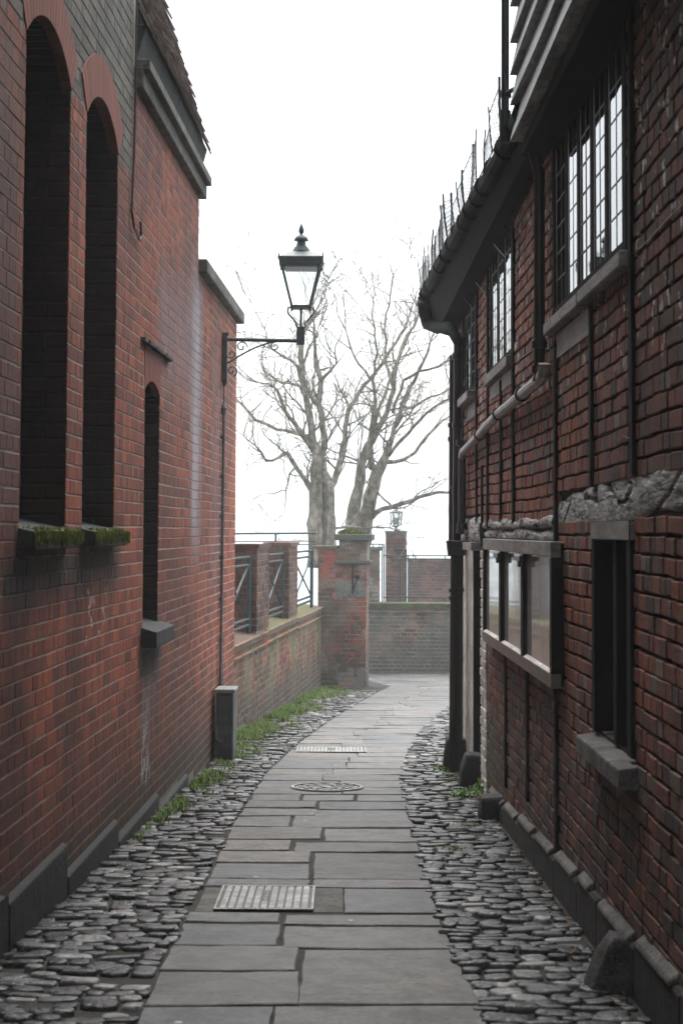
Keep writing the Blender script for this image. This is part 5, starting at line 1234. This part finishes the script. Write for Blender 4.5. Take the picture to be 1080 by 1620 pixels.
# =================================================================== GUARD STONES
def stone(label, c, sx, sy, sz, tilt, seed, wedge=0.0):
    r = random.Random(seed); me = bpy.data.meshes.new('guard_stone'); bm = bmesh.new()
    bmesh.ops.create_cube(bm, size=1.0)
    bmesh.ops.subdivide_edges(bm, edges=bm.edges, cuts=5, use_grid_fill=True)
    from mathutils import noise
    for v in bm.verts:
        n = v.co.normalized()*0.5*1.12; v.co = v.co.lerp(n, 0.22)
        f = v.co.z+0.5
        x = v.co.x*sx*(1-wedge*f*0.7); y = v.co.y*sy*(1-wedge*f*0.5); z = (f)*sz
        q = Vector((x, y, z)); nn = noise.noise(q*9+Vector((seed, 0, 0)))*0.018+noise.noise(q*25)*0.006
        q += v.co.normalized()*nn; q = Matrix.Rotation(tilt, 3, 'Y') @ q; q.z -= 0.04; v.co = q
    bm.to_mesh(me); bm.free(); me.materials.append(M['stub']); me.polygons.foreach_set('use_smooth', [True]*len(me.polygons))
    o = bpy.data.objects.new('guard_stone', me); sc.collection.objects.link(o); o.location = (c.x, c.y, gz(c.y))
    return tag(o, label, 'stone', 'guard stones at the foot of the right building')
stone('tall leaning dark guard stone at the foot of the twin drainpipes', onground(722, 1222)+Vector((-0.01, 0.05, 0)), 0.23, 0.2, 0.33, 0.1, 1, 0.1)
stone('leaning dark guard stone with weeds beside it in front of the doorway', onground(748, 1248)+Vector((-0.01, 0.08, 0)), 0.22, 0.2, 0.30, 0.18, 2, 0.1)
stone('squat square dark guard stone where the cement ledge begins', onground(789, 1300)+Vector((0, 0.1, 0)), 0.24, 0.22, 0.20, 0.0, 3, -0.05)
stone('pointed black guard stone at the near foot of the right wall', Vector((1.02, 6.3, 0)), 0.22, 0.22, 0.25, 0.25, 4, 0.7)
# =================================================================== GRASS AND WEEDS
def blades(name, label, n, spot, h=(0.03, 0.09), mat=None, wd=0.004, cat='grass', seed=1):
    r = random.Random(seed); m = MB(); mat = mat or M['grass']; k = m.mi(mat)
    for _ in range(n):
        p = spot(r)
        if p is None: continue
        x, y = p; L = r.uniform(*h); a = r.random()*2*math.pi; ln = r.uniform(0.1, 0.8)*L; w_ = wd*r.uniform(0.6, 1.4)
        c, s_ = math.cos(a), math.sin(a); b = len(m.v); z = gz(y)-0.015
        m.v += [(x-s_*w_, y+c*w_, z), (x+s_*w_, y-c*w_, z), (x+c*ln*0.4+s_*w_*0.7, y+s_*ln*0.4-c*w_*0.7, z+L*0.6), (x+c*ln*0.4-s_*w_*0.7, y+s_*ln*0.4+c*w_*0.7, z+L*0.6), (x+c*ln, y+s_*ln, z+L)]
        m.f += [(b, b+1, b+2, b+3), (b+3, b+2, b+4)]; m.m += [k, k]
    return tag(m.build(name), label, cat, None, 'stuff')
def sp1(r):
    y = 9.6+(16.8-9.6)*r.random()**0.6; wd = 0.05+0.26*max(0, (y-9.6)/7.2)
    o = abs(r.gauss(0, 1))*wd*0.6
    if math.sin(y*7+o*20)+math.sin(y*2.9+1)+math.sin(y*17+o*31)+r.uniform(-0.6, 1.2) < 0.1+o*2.5: return None
    return (LA+LB*y+0.06+o, y)
blades('grass', 'green grass growing along the foot of the left brick wall', 15000, sp1, (0.02, 0.075), seed=1)
def sp2(r):
    y = 16.6+9.6*r.random(); wd = 0.30+0.1*math.sin(y*2.1)
    o = abs(r.gauss(0, 1))*wd*0.75
    if math.sin(y*4.7+o*18)+math.sin(y*1.9)+math.sin(y*13+o*29)+r.uniform(-0.6, 1.4) < 0.0+o*2.0: return None
    return (WA+WB*y+0.03+o, y)
blades('grass', 'green grass growing along the foot of the low railed wall', 30000, sp2, (0.03, 0.1), seed=2)
def sp3(r):
    c = r.choice([(0.93, 14.3, 0.12), (0.9, 15.2, 0.15), (0.92, 13.2, 0.1), (0.8, 10.6, 0.06), (0.85, 12.4, 0.1), (0.66, 9.6, 0.05)]); return (c[0]+r.gauss(0, c[2]*0.8), c[1]+r.gauss(0, c[2]*2))
blades('grass', 'small grass tufts among the right cobbles near the guard stones', 1600, sp3, (0.015, 0.05), seed=3)
def sp4(r):
    y = 7.2+3.5*r.random(); c = math.floor(y*2)/2; 
    return (LA+LB*y+0.1+r.random()*0.12+0.2*(math.sin(c*9)>0.6), c+r.gauss(0, 0.12))
blades('grass', 'sparse weeds between the nearest left cobbles', 500, sp4, (0.01, 0.035), M['grass'], 0.004, seed=4)
def weed(label, c, n, R, H, seed):
    r = random.Random(seed); m = MB()
    for _ in range(n):
        a = r.random()*6.28; rr = R*math.sqrt(r.random()); h = H*r.uniform(0.2, 1)*(1-rr/R*0.5); p = Vector((c.x+rr*math.cos(a), c.y+rr*math.sin(a), gz(c.y)+h))
        s_ = r.uniform(0.008, 0.02); t1 = Vector((r.uniform(-1,1), r.uniform(-1,1), r.uniform(-0.4,0.6))).normalized()*s_; t2 = Vector((r.uniform(-1,1), r.uniform(-1,1), r.uniform(-0.3,0.6))).normalized()*s_*0.6
        m.poly([p-t1, p+t2, p+t1, p-t2], M['weed'])
    for _ in range(14):
        a = r.random()*6.28; m.tube([(c.x, c.y, gz(c.y)-0.02), (c.x+R*0.6*math.cos(a), c.y+R*0.6*math.sin(a), gz(c.y)+H*0.8)], 0.004, 3, M['weed'])
    return tag(m.build('weed_plant'), label, 'plant')
weed('tallest bright green weed growing between the leaning and the squat guard stones', onground(766, 1262)+Vector((0, 0.0, 0)), 220, 0.09, 0.17, 5)
weed('low green weed in front of the leaning guard stone', onground(738, 1262), 160, 0.13, 0.07, 6)
weed('low green weed on the path side of the guard stone below the twin drainpipes', onground(700, 1222), 120, 0.1, 0.06, 7)
def sp5(r):
    if r.random() < 0.5: y = 18+8*r.random(); return (WA+WB*y+0.1+r.random()*0.4, y)
    y = 6+7*r.random(); return (RA+RB*y-0.06-abs(r.gauss(0, 0.03)), y)
r5 = random.Random(9); m = MB()
for _ in range(420):
    x, y = sp5(r5); p = Vector((x, y, gz(y)+r5.uniform(0.01, 0.035))); s_ = r5.uniform(0.006, 0.022)
    t1 = Vector((r5.uniform(-1,1), r5.uniform(-1,1), r5.uniform(-.4,.4))).normalized()*s_; t2 = Vector((r5.uniform(-1,1), r5.uniform(-1,1), r5.uniform(-.4,.4))).normalized()*s_*0.6
    m.poly([p-t1, p+t2, p+t1, p-t2], M['deadleaf'])
tag(m.build('fallen_leaves'), 'dead leaves and litter lying along the wall feet', 'leaves', None, 'stuff')
# =================================================================== HAZE
hz = MB(); hz.box((0, 130, 2.4), (700, 420, 17.2)); ho = hz.build('haze'); tag(ho, kind='stuff')
hm = bpy.data.materials.new('haze_air'); hm.use_nodes = True; t_ = hm.node_tree; t_.nodes.clear()
pv = t_.nodes.new('ShaderNodeVolumePrincipled'); om = t_.nodes.new('ShaderNodeOutputMaterial')
pv.inputs['Color'].default_value = (0.93, 0.975, 1.0, 1); pv.inputs['Density'].default_value = 0.0027; pv.inputs['Anisotropy'].default_value = 0.0
t_.links.new(pv.outputs[0], om.inputs['Volume']); ho.data.materials.append(hm)
